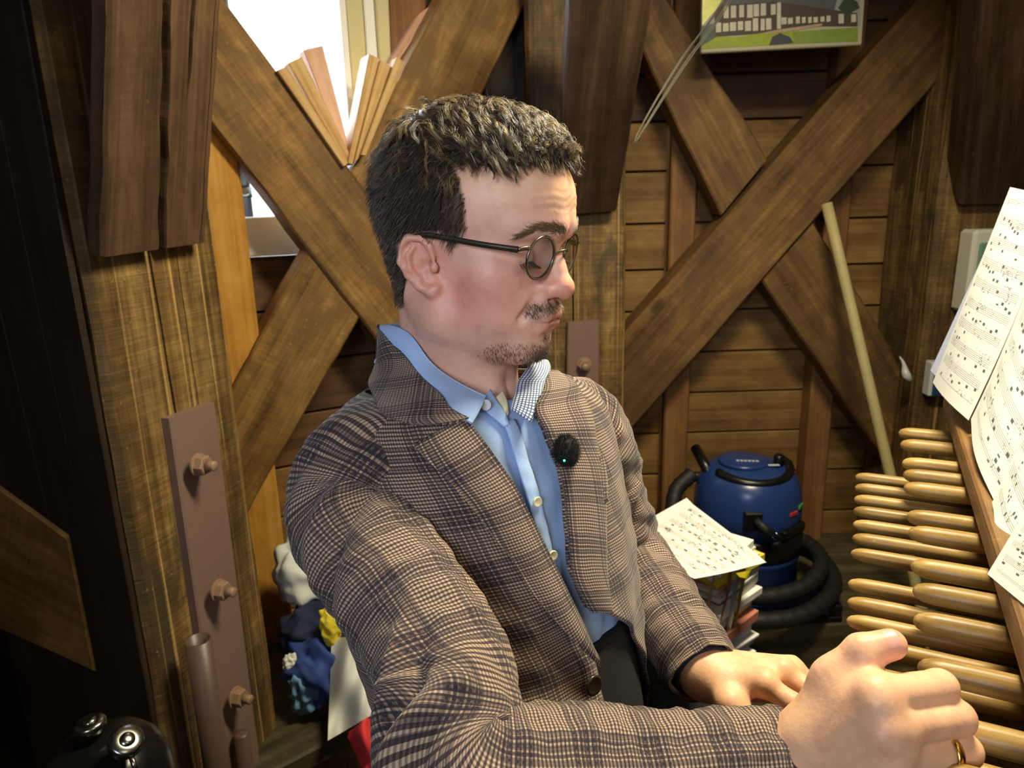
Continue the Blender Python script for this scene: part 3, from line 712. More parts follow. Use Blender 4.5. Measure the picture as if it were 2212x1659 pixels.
me_cl = bpy.data.meshes.new('key_collar'); vv, ff = lathe([(.0145,0),(.0150,.002),(.0150,.010),(.0135,.012)], (0,0,0), (1,0,0), 16); me_cl.from_pydata(vv, [], ff); me_cl.update(); me_cl.materials.append(MAT['baton'])
for i, (x, y) in enumerate(tips_u):
    o = bpy.data.objects.new('baton', bm_u); COL.objects.link(o); o.matrix_basis = Rk4((x,y,1.10), 0); setparent(o, kb_)
    s_ = bpy.data.objects.new('key_shank', me_sh); COL.objects.link(s_); s_.matrix_basis = Rk4(tuple(V3(x,y,1.10)+KF*.32), 0); setparent(s_, o)
for i, (x, y) in enumerate(tips_l):
    dz = -.035 if (i == 7 and False) else 0
    o = bpy.data.objects.new('baton', bm_l); COL.objects.link(o); o.matrix_basis = Rk4((x,y,1.05+dz), 0); setparent(o, kb_)
    c_ = bpy.data.objects.new('key_collar', me_cl); COL.objects.link(c_); c_.matrix_basis = Rk4(tuple(V3(x,y,1.05)+KF*.163), 0); setparent(c_, o)
    s_ = bpy.data.objects.new('key_shank', me_sh); COL.objects.link(s_); s_.matrix_basis = Rk4(tuple(V3(x,y,1.05)+KF*.33), 0); setparent(s_, o)
# rail over the upper keys
ub = V3(.343,.53,0)+KF*.070
r0, r1 = ub-KR*.33, ub+KR*.80
def kbox(name, a, b, f0, f1, z0, z1, mat, bev=.003):
    c = (a+b)/2+KF*(f0+f1)/2+V3(0,0,(z0+z1)/2); m_ = np.eye(4); m_[:3,:3] = np.stack([KR, -KF, V3(0,0,1)],1); m_[:3,3] = c
    vv, ff = bevbox((np.linalg.norm(b-a)/2, (f1-f0)/2, (z1-z0)/2), bev)
    return mk(name, vv, ff, mat, kb_, mw=Matrix(m_.tolist()))
kbox('top_rail', r0, r1, 0, .085, 1.118, 1.150, MAT['rail'])
kbox('back_panel', r0, r1, .16, .175, .62, 1.118, MAT['blackp'])
kbox('lower_rail', r0, r1, .115, .16, .90, 1.02, MAT['black'])
kbox('felt_strip', r0, r1, .125, .158, 1.065, 1.078, MAT['rubber'], .001)
kbox('side_cheek', r1-KR*.03, r1, .03, .45, .0, 1.115, MAT['rail'])
kbox('side_cheek', r0, r0+KR*.03, .03, .45, .0, 1.115, MAT['rail'])
dk_a, dk_b = r0+KR*.05, r1-KR*.02
DU = nrm(V3(0,0,.30)+KF*.11); DN = np.cross(KR, DU)
m_ = np.eye(4); m_[:3,:3] = np.stack([KR, DU, DN],1); m_[:3,3] = (dk_a+dk_b)/2+KF*.085+V3(0,0,1.152)+DU*.165
vv, ff = bevbox((np.linalg.norm(dk_b-dk_a)/2, .165, .006), .002); mk('music_desk', vv, ff, MAT['rail'], kb_, mw=Matrix(m_.tolist()))
kbox('pedal_board', r0, r1, -.2, .4, .02, .10, MAT['black'])

# music sheets on the desk
m1, m2, m3 = score_mat('score_print_a', 10, 1., .30), score_mat('score_print_b', 8, 5., .32), score_mat('score_print_c', 7, 9., .30)
def top(o, l, c, g=None): return tag(o, l, c, g)
top(sheet('music_sheet', [C(2015,826,1.20), C(2092,908,1.03), C(2300,430,.98), C(2182,404,1.12)], m1, None, bow=.006, wav=.003),
    'farthest printed music sheet, its curled top standing above the rail', 'sheet music', 'music sheets on the desk')
top(sheet('music_sheet', [C(2094,904,1.02), C(2150,1092,.80), C(2420,700,.80), C(2292,470,.965)], m2, None, bow=.005, wav=.003, seed=2),
    'printed music sheet with a boxed passage, second from the far end', 'sheet music', 'music sheets on the desk')
top(sheet('music_sheet', [C(2140,1084,.795), C(2172,1180,.732), C(2460,860,.72), C(2330,690,.80)], m3, None, bow=.003, wav=.002, seed=4),
    'printed music sheet half covered by the loose white page', 'sheet music', 'music sheets on the desk')
top(sheet('music_sheet', [C(2133,1240,.672), C(2330,1400,.54), C(2560,1060,.53), C(2275,1000,.675)], m2, None, bow=.004, wav=.001, seed=6),
    'loose white music page, nearest to the camera', 'sheet music', 'music sheets on the desk')
fo = sheet('music_folder', [C(2010,800,1.23), C(2100,890,1.06), C(2330,420,1.0), C(2188,412,1.14)], plain('pale_blue_folder', (176,182,206), .6), None, bow=.004)
for v_ in (): pass
tag(fo, 'pale blue folder edge behind the farthest music sheet', 'folder')

# ================================================================ heap of cloths at lower left
def cloth(name, ctrl, rad, mat, lab, seed, amp=.25, squash=(1,1,1), extra=None, nu=64, nv=40):
    rs = np.random.default_rng(seed)
    th, ph = np.meshgrid(np.linspace(0, 2*np.pi, nu, endpoint=False), np.linspace(.02, np.pi-.02, nv))
    d = np.stack([np.cos(th)*np.sin(ph), np.sin(th)*np.sin(ph), np.cos(ph)], -1)
    r = np.ones_like(th)
    for k in range(9):
        ax = nrm(rs.normal(size=3)); fr = rs.uniform(2, 7); pz = rs.uniform(0, 6.28)
        r = r+amp*.33*(1-2*np.abs(np.sin(fr*(d@ax)+pz)))*rs.uniform(.4,1)
    P = np.asarray(ctrl)+d*r[...,None]*np.asarray(rad)
    P = P.reshape(-1,3); P[:,2] = np.maximum(P[:,2], .02)
    f = grid_faces(nu, nv, True); N = len(P)
    F = [tuple(q) for q in f]+[tuple(range(nu)), tuple(range((nv-1)*nu, nv*nu))[::-1]]
    o = mk(name, P, F, mat, None, True)
    tag(o, lab, 'cloth', 'cloths heaped on the ledge'); return o
cl_w = plain('white_cotton', (214,216,206), .9, 0, .04, 20)
cl_n = plain('navy_fabric', (26,34,62), .85, 0, .2, 25)
cl_b = plain('blue_fabric', (44,66,130), .85, 0, .15, 25)
cl_r = plain('red_fabric', (206,52,58), .85)
cl_y = plain('yellow_fabric', (222,200,50), .85)
cloth('white_bag', C(668,1240,1.98), (.105,.08,.125), cl_w, 'white cotton bag on top of the heap of cloths', 3, .16)
cloth('navy_cloth', C(700,1370,1.93), (.13,.09,.11), cl_n, 'dark navy cloth under the white bag', 5, .2)
cloth('blue_cloth', C(690,1450,1.86), (.10,.08,.11), cl_b, 'bright blue cloth in the middle of the heap', 8, .28)
cloth('yellow_cloth', C(714,1352,1.82), (.028,.026,.060), cl_y, 'small yellow cloth tucked between blue and white cloths', 9, .2)
cloth('white_tag', C(630,1435,1.84), (.024,.02,.034), cl_w, 'small white cloth end left of the blue cloth', 12, .2)
cloth('pale_blue_cloth', C(664,1490,1.84), (.05,.045,.075), plain('pale_blue', (96,140,176), .85), 'pale blue cloth edge low in the heap', 15, .2)
# white and red flag hanging over the ledge
fe = empty('flag_cloth', tuple(C(800,1640,1.7)), 'white and red flag cloth hanging over the ledge beside the jacket', 'flag')
def drape(name, px, mat, seed, parent):
    px = np.asarray(px, float); nu, nv = 30, 40
    u, v = np.meshgrid(np.linspace(0,1,nu), np.linspace(0,1,nv))
    a, b, c, d = px                                 # TL TR BR BL (px,py,depth)
    Q = (1-u)[...,None]*(1-v)[...,None]*a+u[...,None]*(1-v)[...,None]*b+u[...,None]*v[...,None]*c+(1-u)[...,None]*v[...,None]*d
    dep = Q[...,2]+.022*np.sin(u*9+1.5*np.sin(v*3+seed)+seed)+.012*np.sin(u*17+v*5)
    P = np.array([C(x,y,z) for x,y,z in zip(Q[...,0].ravel(), Q[...,1].ravel(), dep.ravel())])
    F = grid_faces(nu, nv); N = len(P); back = P+np.array([0,.012,0])
    return mk(name, np.vstack([P, back]), np.vstack([F, F[:, ::-1]+N]), mat, parent, True)
drape('white_field', [(716,1385,1.80),(880,1370,1.74),(880,1500,1.69),(708,1600,1.72)], cl_w, 1, fe)
drape('red_field', [(750,1590,1.70),(880,1485,1.67),(880,1700,1.63),(800,1700,1.65)], cl_r, 2, fe)

# bench
be = empty('player_bench', (-.1,.75,0), 'plain wooden bench under the seated man', 'bench')
# ================================================================ signed-distance modelling tools
def smin(a, b, k): h = np.clip(.5+.5*(b-a)/k, 0, 1); return b*(1-h)+a*h-k*h*(1-h)
def smax(a, b, k): return -smin(-a, -b, k)
def ell(P, c, r, R=None):
    q = P-np.asarray(c, np.float32)
    if R is not None: q = q@np.asarray(R, np.float32)
    r = np.asarray(r, np.float32)
    k0 = np.sqrt(((q/r)**2).sum(-1)); k1 = np.sqrt(((q/(r*r))**2).sum(-1))+1e-9
    return k0*(k0-1)/k1
def cone(P, a, b, ra, rb):
    a = np.asarray(a, np.float32); b = np.asarray(b, np.float32); ba = b-a
    t = np.clip(((P-a)@ba)/max(float(ba@ba), 1e-9), 0, 1)
    return np.sqrt(((P-a-t[..., None]*ba)**2).sum(-1))-(ra+(rb-ra)*t)
def chain(P, pts, rs, k=.0):
    d = None
    for i in range(len(pts)-1):
        e = cone(P, pts[i], pts[i+1], rs[i], rs[i+1]); d = e if d is None else (smin(d, e, k) if k else np.minimum(d, e))
    return d
def surface_nets(fn, lo, hi, h):
    lo = np.asarray(lo, np.float32); n = np.ceil((np.asarray(hi)-lo)/h).astype(int)+1
    g = [lo[i]+h*np.arange(n[i], dtype=np.float32) for i in range(3)]
    F = np.empty(n, np.float32)
    for a in range(0, n[0], 16):
        X, Y, Z = np.meshgrid(g[0][a:a+16], g[1], g[2], indexing='ij')
        F[a:a+16] = fn(np.stack([X, Y, Z], -1))
    S = F < 0
    c = np.zeros(n-1, np.int8)
    for i in (0,1):
        for j in (0,1):
            for k in (0,1): c += S[i:n[0]-1+i, j:n[1]-1+j, k:n[2]-1+k]
    idx = np.argwhere((c > 0) & (c < 8))
    vid = -np.ones(n-1, np.int64); vid[tuple(idx.T)] = np.arange(len(idx))
    acc = np.zeros((len(idx), 3)); cnt = np.zeros(len(idx))
    cor = [(i,j,k) for i in (0,1) for j in (0,1) for k in (0,1)]
    for A in cor:
        for ax in range(3):
            if A[ax]: continue
            B = list(A); B[ax] = 1
            fa = F[tuple((idx+A).T)]; fb = F[tuple((idx+B).T)]
            m = (fa < 0) != (fb < 0); t = np.where(m, fa/(fa-fb+1e-12), 0)
            p = np.tile(np.array(A, float), (len(idx),1)); p[:, ax] += t
            acc[m] += p[m]; cnt[m] += 1
    V = lo+h*(idx+acc/cnt[:, None])
    faces = []
    for ax in range(3):
        o1, o2 = (ax+1)%3, (ax+2)%3
        sl0 = [slice(None)]*3; sl1 = [slice(None)]*3; sl0[ax] = slice(0, n[ax]-1); sl1[ax] = slice(1, n[ax])
        s0_, s1_ = S[tuple(sl0)], S[tuple(sl1)]
        e = np.argwhere(s0_ != s1_)
        e = e[(e[:, o1] > 0) & (e[:, o2] > 0) & (e[:, o1] < n[o1]-1) & (e[:, o2] < n[o2]-1)]
        ins = s0_[tuple(e.T)]
        def cell(d1, d2): q = e.copy(); q[:, o1] -= d1; q[:, o2] -= d2; return vid[tuple(q.T)]
        q = np.stack([cell(1,1), cell(0,1), cell(0,0), cell(1,0)], 1)
        q[~ins] = q[~ins][:, ::-1]
        faces.append(q)
    f = np.vstack(faces); f = f[(f >= 0).all(1)]
    return V, f
def relax(V, f, it=2, lam=.5):
    e = np.vstack([f[:, [0,1]], f[:, [1,2]], f[:, [2,3]], f[:, [3,0]]]); e = np.vstack([e, e[:, ::-1]])
    deg = np.bincount(e[:,0], minlength=len(V))[:, None]
    for _ in range(it):
        s = np.zeros_like(V)
        for k in range(3): s[:, k] = np.bincount(e[:,0], V[e[:,1], k], minlength=len(V))
        V = V+lam*(s/np.maximum(deg,1)-V)
    return V
def vnormals(V, f):
    n = np.cross(V[f[:,2]]-V[f[:,0]], V[f[:,3]]-V[f[:,1]]); N = np.zeros_like(V)
    for k in range(4):
        for a in range(3): N[:, a] += np.bincount(f[:, k], n[:, a], minlength=len(V))
    return N/(np.linalg.norm(N, axis=1)[:, None]+1e-12)

# ================================================================ pose
# head frame: x = his right, y = forward, z = up
HY, HP, HR = math.radians(29), math.radians(9), math.radians(-1)
f0 = V3(math.cos(HY), -math.sin(HY), 0); r0_ = V3(-math.sin(HY), -math.cos(HY), 0)
hf = f0*math.cos(HP)-V3(0,0,1)*math.sin(HP); hu = V3(0,0,1)*math.cos(HP)+f0*math.sin(HP)
HRm = np.stack([r0_, hf, hu], 1)
cr, sr = math.cos(HR), math.sin(HR); HRm = HRm@np.array([[cr,0,sr],[0,1,0],[-sr,0,cr]])
HO = C(925, 582, .67)-HRm@V3(.075, -.005, 0)
def H2W(P): return np.asarray(P)@HRm.T+HO
def W2H(P): return (np.asarray(P)-HO)@HRm
# torso frame
SN, SF = C(748, 1012, .675), C(1232, 890, .905)
tr = nrm(SN-SF); tf = nrm(np.cross(V3(0,0,1), tr)); TL_ = math.radians(-7)
tu = np.cross(tr, tf); tf, tu = tf*math.cos(TL_)-tu*math.sin(TL_), tu*math.cos(TL_)+tf*math.sin(TL_)
TR_ = np.stack([tr, tf, tu], 1); TO = (SN+SF)/2
def T2W(P): return np.asarray(P)@TR_.T+TO
def W2T(P): return (np.asarray(P)-TO)@TR_
NECK = W2T(HO+HRm@V3(0,-.03,-.10))                  # where the neck should be, in torso coordinates
_K = np.array([  # z, half width, front depth, back depth, centre y
 [ .135, .066, .066, .062, NECK[1]+.012],
 [ .105, .068, .068, .064, NECK[1]+.008],
 [ .085, .074, .072, .068, NECK[1]*.9],
 [ .065, .098, .084, .078, NECK[1]*.75],
 [ .050, .135, .096, .088, NECK[1]*.5],
 [ .024, .162, .108, .100, .0],
 [-.010, .172, .118, .108, .0],
 [-.050, .174, .128, .112, .0],
 [-.110, .174, .138, .108, .0],
 [-.200, .164, .142, .082, .010],
 [-.320, .150, .140, .052, .030],
 [-.440, .142, .140, .036, .045],
 [-.560, .140, .145, .030, .06]])[::-1]
_t = np.linspace(0, len(_K)-1, 240); _KS = spline(_K, 240)
def sect(z):
    z = np.asarray(z); return [np.interp(z, _KS[:,0], _KS[:,i]) for i in (1,2,3,4)]
def T(th, z, off=0.):
    a, bf, bb, cy = sect(z); th = np.asarray(th); s, c = np.sin(th), np.cos(th); e = 2/2.35
    x = (a+off)*np.sign(s)*np.abs(s)**e; b = np.where(c > 0, bf, bb)+off
    y = b*np.sign(c)*np.abs(c)**e+cy
    return T2W(np.stack(np.broadcast_arrays(x, y, z), -1))
_gt, _gz = np.meshgrid(np.radians(np.linspace(-130, 200, 661)), np.linspace(-.54, .13, 400))
_GP = projA(T(_gt, _gz)); 
def _facing():
    d = T(_gt, _gz, .004)-T(_gt, _gz); v = CO-T(_gt, _gz); return (d*v).sum(-1) > -.0
_GF = _facing()
def inv(px, py):
    d = np.hypot(_GP[...,0]-px, _GP[...,1]-py)+np.where(_GF, 0, 60)
    k = np.unravel_index(np.argmin(d), d.shape); return _gt[k], _gz[k]
def invs(L): return np.array([inv(*p) for p in L])
def curve(L, n): return spline(invs(L), n)

# ================================================================ body mesh: head + neck + hands + covered trunk
def head_sdf(P):
    ax = np.abs(P[...,0:1]); Q = np.concatenate([ax, P[...,1:]], -1)      # mirrored
    d = ell(P, (0,-.014,.054), (.0765,.098,.087))
    d = smin(d, ell(P, (0,.026,.072), (.064,.070,.056)), .03)              # forehead
    d = smin(d, ell(P, (0,.024,-.015), (.058,.056,.062)), .03)
    d = smin(d, ell(Q, (.041,.046,.000), (.025,.026,.022)), .02)           # cheekbones
    d = smin(d, cone(Q, (.058,-.004,-.026), (.055,.004,-.046), .013, .014), .025)
    d = smin(d, cone(Q, (.053,.004,-.050), (.016,.066,-.072), .016, .015), .026)   # jaw
    d = smin(d, ell(P, (0,.0745,-.0665), (.021,.0185,.0165)), .016)        # chin
    d = smin(d, ell(P, (0,.036,-.062), (.036,.042,.020)), .02)             # under jaw
    d = smin(d, ell(P, (0,.066,-.032), (.035,.030,.028)), .02)             # muzzle
    d = smin(d, ell(Q, (.037,.044,-.032), (.023,.027,.026)), .02)          # cheek flesh
    d = smin(d, cone(Q, (.010,.0905,.052), (.045,.066,.049), .0100, .0085), .014)  # brow
    d = smax(d, -ell(Q, (.0325,.092,.0235), (.0185,.020,.0135)), .014)     # socket
    d = smin(d, ell(Q, (.032,.0660,.0225), (.0155,.0145,.0140)), .005)     # lids
    d = smax(d, -cone(Q, (.0210,.0805,.0185), (.0435,.0735,.0180), .0015, .0012), .0016)  # lid slit
    d = smin(d, cone(P, (0,.0765,.040), (0,.0900,.014), .0088, .0092), .010)       # nose bridge
    d = smin(d, cone(P, (0,.0900,.014), (0,.1010,-.0040), .0092, .0115), .009)
    d = smin(d, ell(P, (0,.1000,-.0050), (.0110,.0118,.0105)), .006)
    d = smin(d, ell(Q, (.0125,.0895,-.0085), (.0080,.0115,.0078)), .006)   # nose wings
    d = smax(d, -ell(Q, (.0060,.0960,-.0165), (.0038,.0070,.0040)), .003)  # nostrils
    d = smin(d, cone(P, (-.012,.0915,-.0325), (.012,.0915,-.0325), .0056, .0056), .010)    # upper lip
    d = smin(d, cone(Q, (.010,.0925,-.0325), (.023,.0810,-.0380), .0055, .003), .007)
    d = smin(d, cone(P, (-.011,.0890,-.0438), (.011,.0890,-.0438), .0060, .0060), .008)    # lower lip
    d = smin(d, cone(Q, (.010,.0900,-.0435), (.021,.0805,-.0410), .006, .003), .006)
    d = smax(d, -chain(Q, [(-.001,.0990,-.0378), (.010,.0970,-.0378), (.019,.0890,-.0395), (.0265,.0800,-.0430)], [.0012,.0012,.0012,.0008]), .0022)  # mouth line
    d = smax(d, -ell(P, (0,.0985,-.0535), (.017,.0075,.0050)), .008)       # below the lip
    d = smax(d, -cone(Q, (.020,.0900,-.010), (.034,.0770,-.036), .0022, .0022), .009)      # nasolabial fold
    # forehead wrinkles
    wz = P[...,2]; m = np.clip((P[...,1]-.04)/.03, 0, 1)*np.clip((wz-.062)/.006, 0, 1)*np.clip((.096-wz)/.012, 0, 1)
    d = d+m*.00032*np.sin((wz+.005*np.sin(P[...,0]*50)+.002*np.sin(P[...,0]*170))*2*np.pi/.0072)
    # ears
    ca, sa = math.cos(.33), math.sin(.33)
    def E(a, b, o=0.):
        a, b = a*.80, b*.76; a, b = a*ca-b*sa, a*sa+b*ca
        return (.0785-.36*a+o, -.012+a, .0045+b)
    hel = [E(.016,.004), E(.0150,.018), E(.0075,.0300), E(-.006,.0335), E(-.0185,.0250), E(-.0225,.0070), E(-.0175,-.0120), E(-.0080,-.0270), E(.0040,-.0365), E(.0110,-.0330,.001)]
    dh = chain(Q, hel, [.0024,.0028,.0032,.0034,.0034,.0032,.0031,.0040,.0052,.0042], .003)
    pl = [E(.008,.012,-.004), E(-.008,.014,-.003), E(-.008,-.008,-.003), E(.004,-.026,-.001)]
    dpl = chain(Q, [pl[0], pl[1], pl[2], pl[3]], [.008,.0095,.009,.0065], .008)
    de = smin(dh, smax(dpl, Q[...,0]-(.0780-.36*(P[...,1]+.012)-.0012), .003), .003)
    anti = chain(Q, [E(-.002,.022,.0), E(-.0110,.012,.0012), E(-.0120,-.004,.0016), E(-.0045,-.018,.0012)], [.0020,.0024,.0026,.0022], .003)
    de = smin(de, anti, .003)
    de = smax(de, -ell(Q, E(.003,-.006,.005), (.009,.0066,.0085)), .004)
    de = smin(de, ell(Q, E(.0150,-.008,.001), (.0036,.0040,.0052)), .004)  # tragus
    d = smin(d, de, .0045)
    # neck
    nb = W2H(T2W(V3(0, NECK[1]+.004, .03)))
    d = smin(d, cone(P, (0,-.030,-.010), nb, .056, .064), .03)
    d = smin(d, cone(Q, (.052,-.030,-.030), tuple(np.array(nb)+V3(.022,.062,.02)), .012, .010), .02)
    d = smin(d, ell(P, (0,.022,-.100), (.014,.018,.016)), .02)  # larynx
    return d
hv, hfc = surface_nets(head_sdf, (-.112,-.135,-.235), (.112,.145,.15), .0019)
hv = relax(hv, hfc, 1, .35)

# right fist
def joints(L): return [C(*p) for p in L]
RW = C(1690, 1660, .545)
R_m = joints([(1893,1502,.492),(1908,1572,.486),(1918,1637,.490),(1915,1695,.500)])    # knuckles
R_p = joints([(2030,1484,.520),(2066,1551,.515),(2083,1622,.518),(2072,1690,.525)])    # middle joints
R_d = joints([(1985,1535,.560),(2015,1600,.558),(2030,1660,.558),(2020,1712,.560)])
R_t = joints([(1905,1560,.560),(1925,1620,.560),(1930,1672,.560),(1930,1715,.560)])
R_th = joints([(1742,1590,.530),(1806,1472,.527),(1862,1408,.520),(1924,1392,.518)])
def hand_sdf(W, M_, P_, D_, T_, TH, back, thr=(.019,.0165,.0128,.0112), fr=.0122):
    def fn(P):
        d = None
        for i in range(4):
            s = (1., 1.03, .97, .86)[i]
            e = cone(P, W+(M_[i]-W)*.06+(M_[i]-M_[0])*.10, M_[i], .017, .0145*s)
            d = e if d is None else smin(d, e, .016)
        pc = (M_[1]+M_[2]+W)/3-back*.012
        d = smin(d, cone(P, W-back*.006, (M_[1]+M_[2])/2-back*.016, .021, .017), .02)
        for i in range(4):
            s = (1., 1.04, .98, .86)[i]
            e = chain(P, [M_[i], P_[i], D_[i], T_[i]], [fr*s*1.02, fr*s, fr*s*.92, fr*s*.8], .004)
            d = smin(d, e, .0045)
            d = smin(d, ell(P, M_[i]+back*.004, (.0085*s,)*3), .010)
        for i in range(4):
            d = smin(d, cone(P, W+(M_[i]-M_[0])*.16+back*.0165, M_[i]+back*.0125, .0034, .0038), .0055)   # tendons
        d = smin(d, chain(P, [W+(TH[0]-W)*.5, TH[0], TH[1], TH[2]], [thr[0], thr[0], thr[1], thr[2]], .01), .016)
        d = smin(d, cone(P, TH[2], TH[3], thr[2]*.97, thr[3]), .004)
        return d
    return fn
bkR = nrm(np.cross(R_m[0]-RW, R_m[3]-RW)); bkR = bkR if np.dot(bkR, CO-RW) > 0 else -bkR
fnR0 = hand_sdf(RW, R_m, R_p, R_d, R_t, R_th, bkR)
thb = C(1846, 1450, .540)
ELR, ELL = C(1015, 1652, .515), C(1345, 1195, .99)
SHR, SHL = SN, SF
armR = lambda P: chain(P, [SHR, ELR, RW], [.045, .040, .026], .02)
def fnR(P): 
    d = smin(fnR0(P), ell(P, thb, (.017,.016,.016)), .012)
    return smin(d, cone(P, ELR+(RW-ELR)*.6, RW, .031, .026), .02)
lo = np.min(np.vstack([R_m, R_p, R_d, R_t, R_th, [RW]]), 0)-.035; hi = np.max(np.vstack([R_m, R_p, R_d, R_t, R_th, [RW]]), 0)+.03
lo = np.minimum(lo, (RW+(ELR-RW)*.35)-.03)
rv, rf = surface_nets(fnR, lo, hi, .0017); rv = relax(rv, rf, 1, .4)
# left hand
LW = C(1520, 1448, .790)
L_m = joints([(1652,1478,.742),(1690,1452,.765),(1712,1450,.790),(1722,1462,.815)])
L_p = joints([(1712,1520,.728),(1748,1492,.750),(1765,1485,.775),(1768,1490,.80)])
L_d = joints([(1700,1568,.735),(1735,1545,.755),(1750,1540,.778),(1750,1535,.80)])
L_t = joints([(1668,1572,.745),(1700,1558,.765),(1715,1550,.785),(1720,1545,.805)])
L_th = joints([(1555,1478,.765),(1578,1520,.740),(1612,1556,.730),(1650,1580,.728)])
bkL = nrm(np.cross(L_m[0]-LW, L_m[3]-LW)); bkL = bkL if bkL[2] > 0 else -bkL
fnL0 = hand_sdf(LW, L_m, L_p, L_d, L_t, L_th, bkL, (.016,.0145,.0125,.0110), .0112)
def fnL(P): return smin(fnL0(P), cone(P, ELL+(LW-ELL)*.6, LW, .031, .026), .02)
al = np.vstack([L_m, L_p, L_d, L_t, L_th, [LW]]); lo, hi = al.min(0)-.03, al.max(0)+.03
lo = np.minimum(lo, (LW+(ELL-LW)*.35)-.03); hi = np.maximum(hi, (LW+(ELL-LW)*.35)+.03)
lv, lf = surface_nets(fnL, lo, hi, .0020); lv = relax(lv, lf, 1, .4)
# covered trunk and arms
def trunk(P):
    d = ell(P, T2W(V3(0,0,-.14)), (.15,.095,.2), TR_)
    d = smin(d, ell(P, T2W(V3(0,0,-.36)), (.14,.10,.16), TR_), .05)
    d = smin(d, cone(P, T2W(V3(-.11,0,-.05)), T2W(V3(.11,0,-.05)), .05, .05), .04)
    d = smin(d, cone(P, T2W(V3(0,NECK[1]*.5,-.02)), T2W(V3(0,NECK[1],.05)), .058, .052), .03)
    d = smin(d, chain(P, [T2W(V3(.15,0,-.04)), ELR, RW+(ELR-RW)*.15], [.036,.034,.026], .02), .03)
    d = smin(d, chain(P, [T2W(V3(-.15,0,-.04)), ELL, LW+(ELL-LW)*.15], [.036,.034,.026], .02), .03)
    return d
ctrs = np.vstack([T2W(V3(0,0,-.5)), T2W(V3(0,0,.07)), [SHR, ELR, RW, SHL, ELL, LW]])
bv, bfc = surface_nets(trunk, ctrs.min(0)-.12, ctrs.max(0)+.10, .008)

def g(P, c, r): return np.exp(-(((P-np.asarray(c))/np.asarray(r))**2).sum(-1))
SK = np.array(lin((230,182,160)))
def mixc(c, col, w): return c+(np.array(lin(col))-c)*np.clip(w, 0, 1)[:, None]
def head_color(P):
    Q = P.copy(); Q[:,0] = np.abs(Q[:,0]); c = np.tile(SK, (len(P),1))
    c = mixc(c, (236,190,154), np.clip((P[:,2]-.055)/.03, 0, 1)*.8)
    c = mixc(c, (210,124,114), .75*g(Q, (.050,.044,-.012), (.020,.030,.026)))
    c = mixc(c, (200,112,100), .55*g(Q, (.058,.020,-.028), (.02,.03,.028)))
    c = mixc(c, (210,126,104), .65*g(Q, (0,.104,-.004), (.02,.02,.016)))
    c = mixc(c, (208,128,108), .6*g(Q, (.08,-.014,.004), (.02,.026,.036)))
    c = mixc(c, (172,116,100), .5*g(Q, (.034,.076,.014), (.018,.02,.010)))
    st = stubble(Q)
    nz = rng.uniform(.55, 1.1, len(P))
    c = mixc(c, (112,90,72), np.clip(st*nz*.58, 0, .75))
    c = mixc(c, (186,122,108), .8*g(Q, (.006,.0985,-.0335), (.015,.008,.0032))+.95*g(Q, (.005,.096,-.0430), (.013,.010,.0046)))
    c = mixc(c, (90,40,36), .8*g(Q, (.008,.098,-.0379), (.016,.008,.0011)))
    c = mixc(c, (84,66,54), .95*np.clip(hairmask(P)*1.2-.2, 0, 1))
    c = mixc(c, (60,30,26), .9*g(Q, (.006,.096,-.0160), (.0033,.006,.0028)))
    return np.clip(c, 0, 1)
def stubble(Q):
    return (1.0*g(Q, (.010,.092,-.0245), (.017,.02,.0060))+.9*g(Q, (.024,.083,-.032), (.008,.014,.009))+1.25*g(Q, (0,.080,-.072), (.022,.032,.014))+.5*g(Q, (0,.09,-.0545), (.007,.02,.005))
      +.5*g(Q, (.030,.056,-.066), (.022,.030,.016))+.3*g(Q, (.050,.015,-.048), (.02,.035,.016))+.3*g(Q, (.02,.04,-.084), (.04,.04,.02)))
def hairmask(P):
    """1 where hair grows (head coordinates)"""
    x, y, z = np.abs(P[:,0]), P[:,1], P[:,2]
    s = lambda v, w: np.clip(.5+v/w, 0, 1)
    ztop = .105+.010*np.clip(y/.09, 0, 1)-.004*np.clip((x-.03)/.03, 0, 1)
    top = s(z-ztop, .008)
    yl = np.interp(z, [-.1,.028,.045,.069,.090,.103], [.020,.0205,.030,.027,.015,.006])
    zl = np.interp(y, [-.2,-.050,-.038,-.028,.006,.012,.03], [-.052,-.048,-.038,.028,.036,.024,.026])
    side_ = s(yl-y, .006)*s(z-zl, .008)
    return np.maximum(top, side_)
hc = head_color(hv)
def hand_color(P, kn, tips):
    c = np.tile(np.array(lin((230,182,144))), (len(P),1))
    for k in kn: c = mixc(c, (206,132,108), .45*g(P, k, (.012,)*3))
    for k in tips: c = mixc(c, (212,120,100), .6*g(P, k, (.016,)*3))
    nz = rng.uniform(-.03, .03, (len(P),1)); return np.clip(c+nz*c, 0, 1)
rc = hand_color(rv, R_m+R_p, [R_th[3]]+[thb]); lc = hand_color(lv, L_m+L_p, [L_th[3]])
allV = np.vstack([H2W(hv), rv, lv, bv]); o1, o2, o3 = len(hv), len(hv)+len(rv), len(hv)+len(rv)+len(lv)
allF = np.vstack([hfc, rf+o1, lf+o2, bfc+o3])
allC = np.vstack([hc, rc, lc, np.tile(SK, (len(bv),1))])
ts = NT('skin'); at_ = ts.n('ShaderNodeAttribute', attribute_name='Col')
nzs = ts.noise(ts.coord(), 260, 3, .6); nz2 = ts.noise(ts.coord(), 55, 3, .6)
ts.base(ts.mix(ts.math('MAXIMUM', ts.math('MULTIPLY', ts.math('SUBTRACT', nz2, .47), 2.2), 0.), at_.outputs['Color'], ts.mix(.5, at_.outputs['Color'], lin((176,100,92)))))
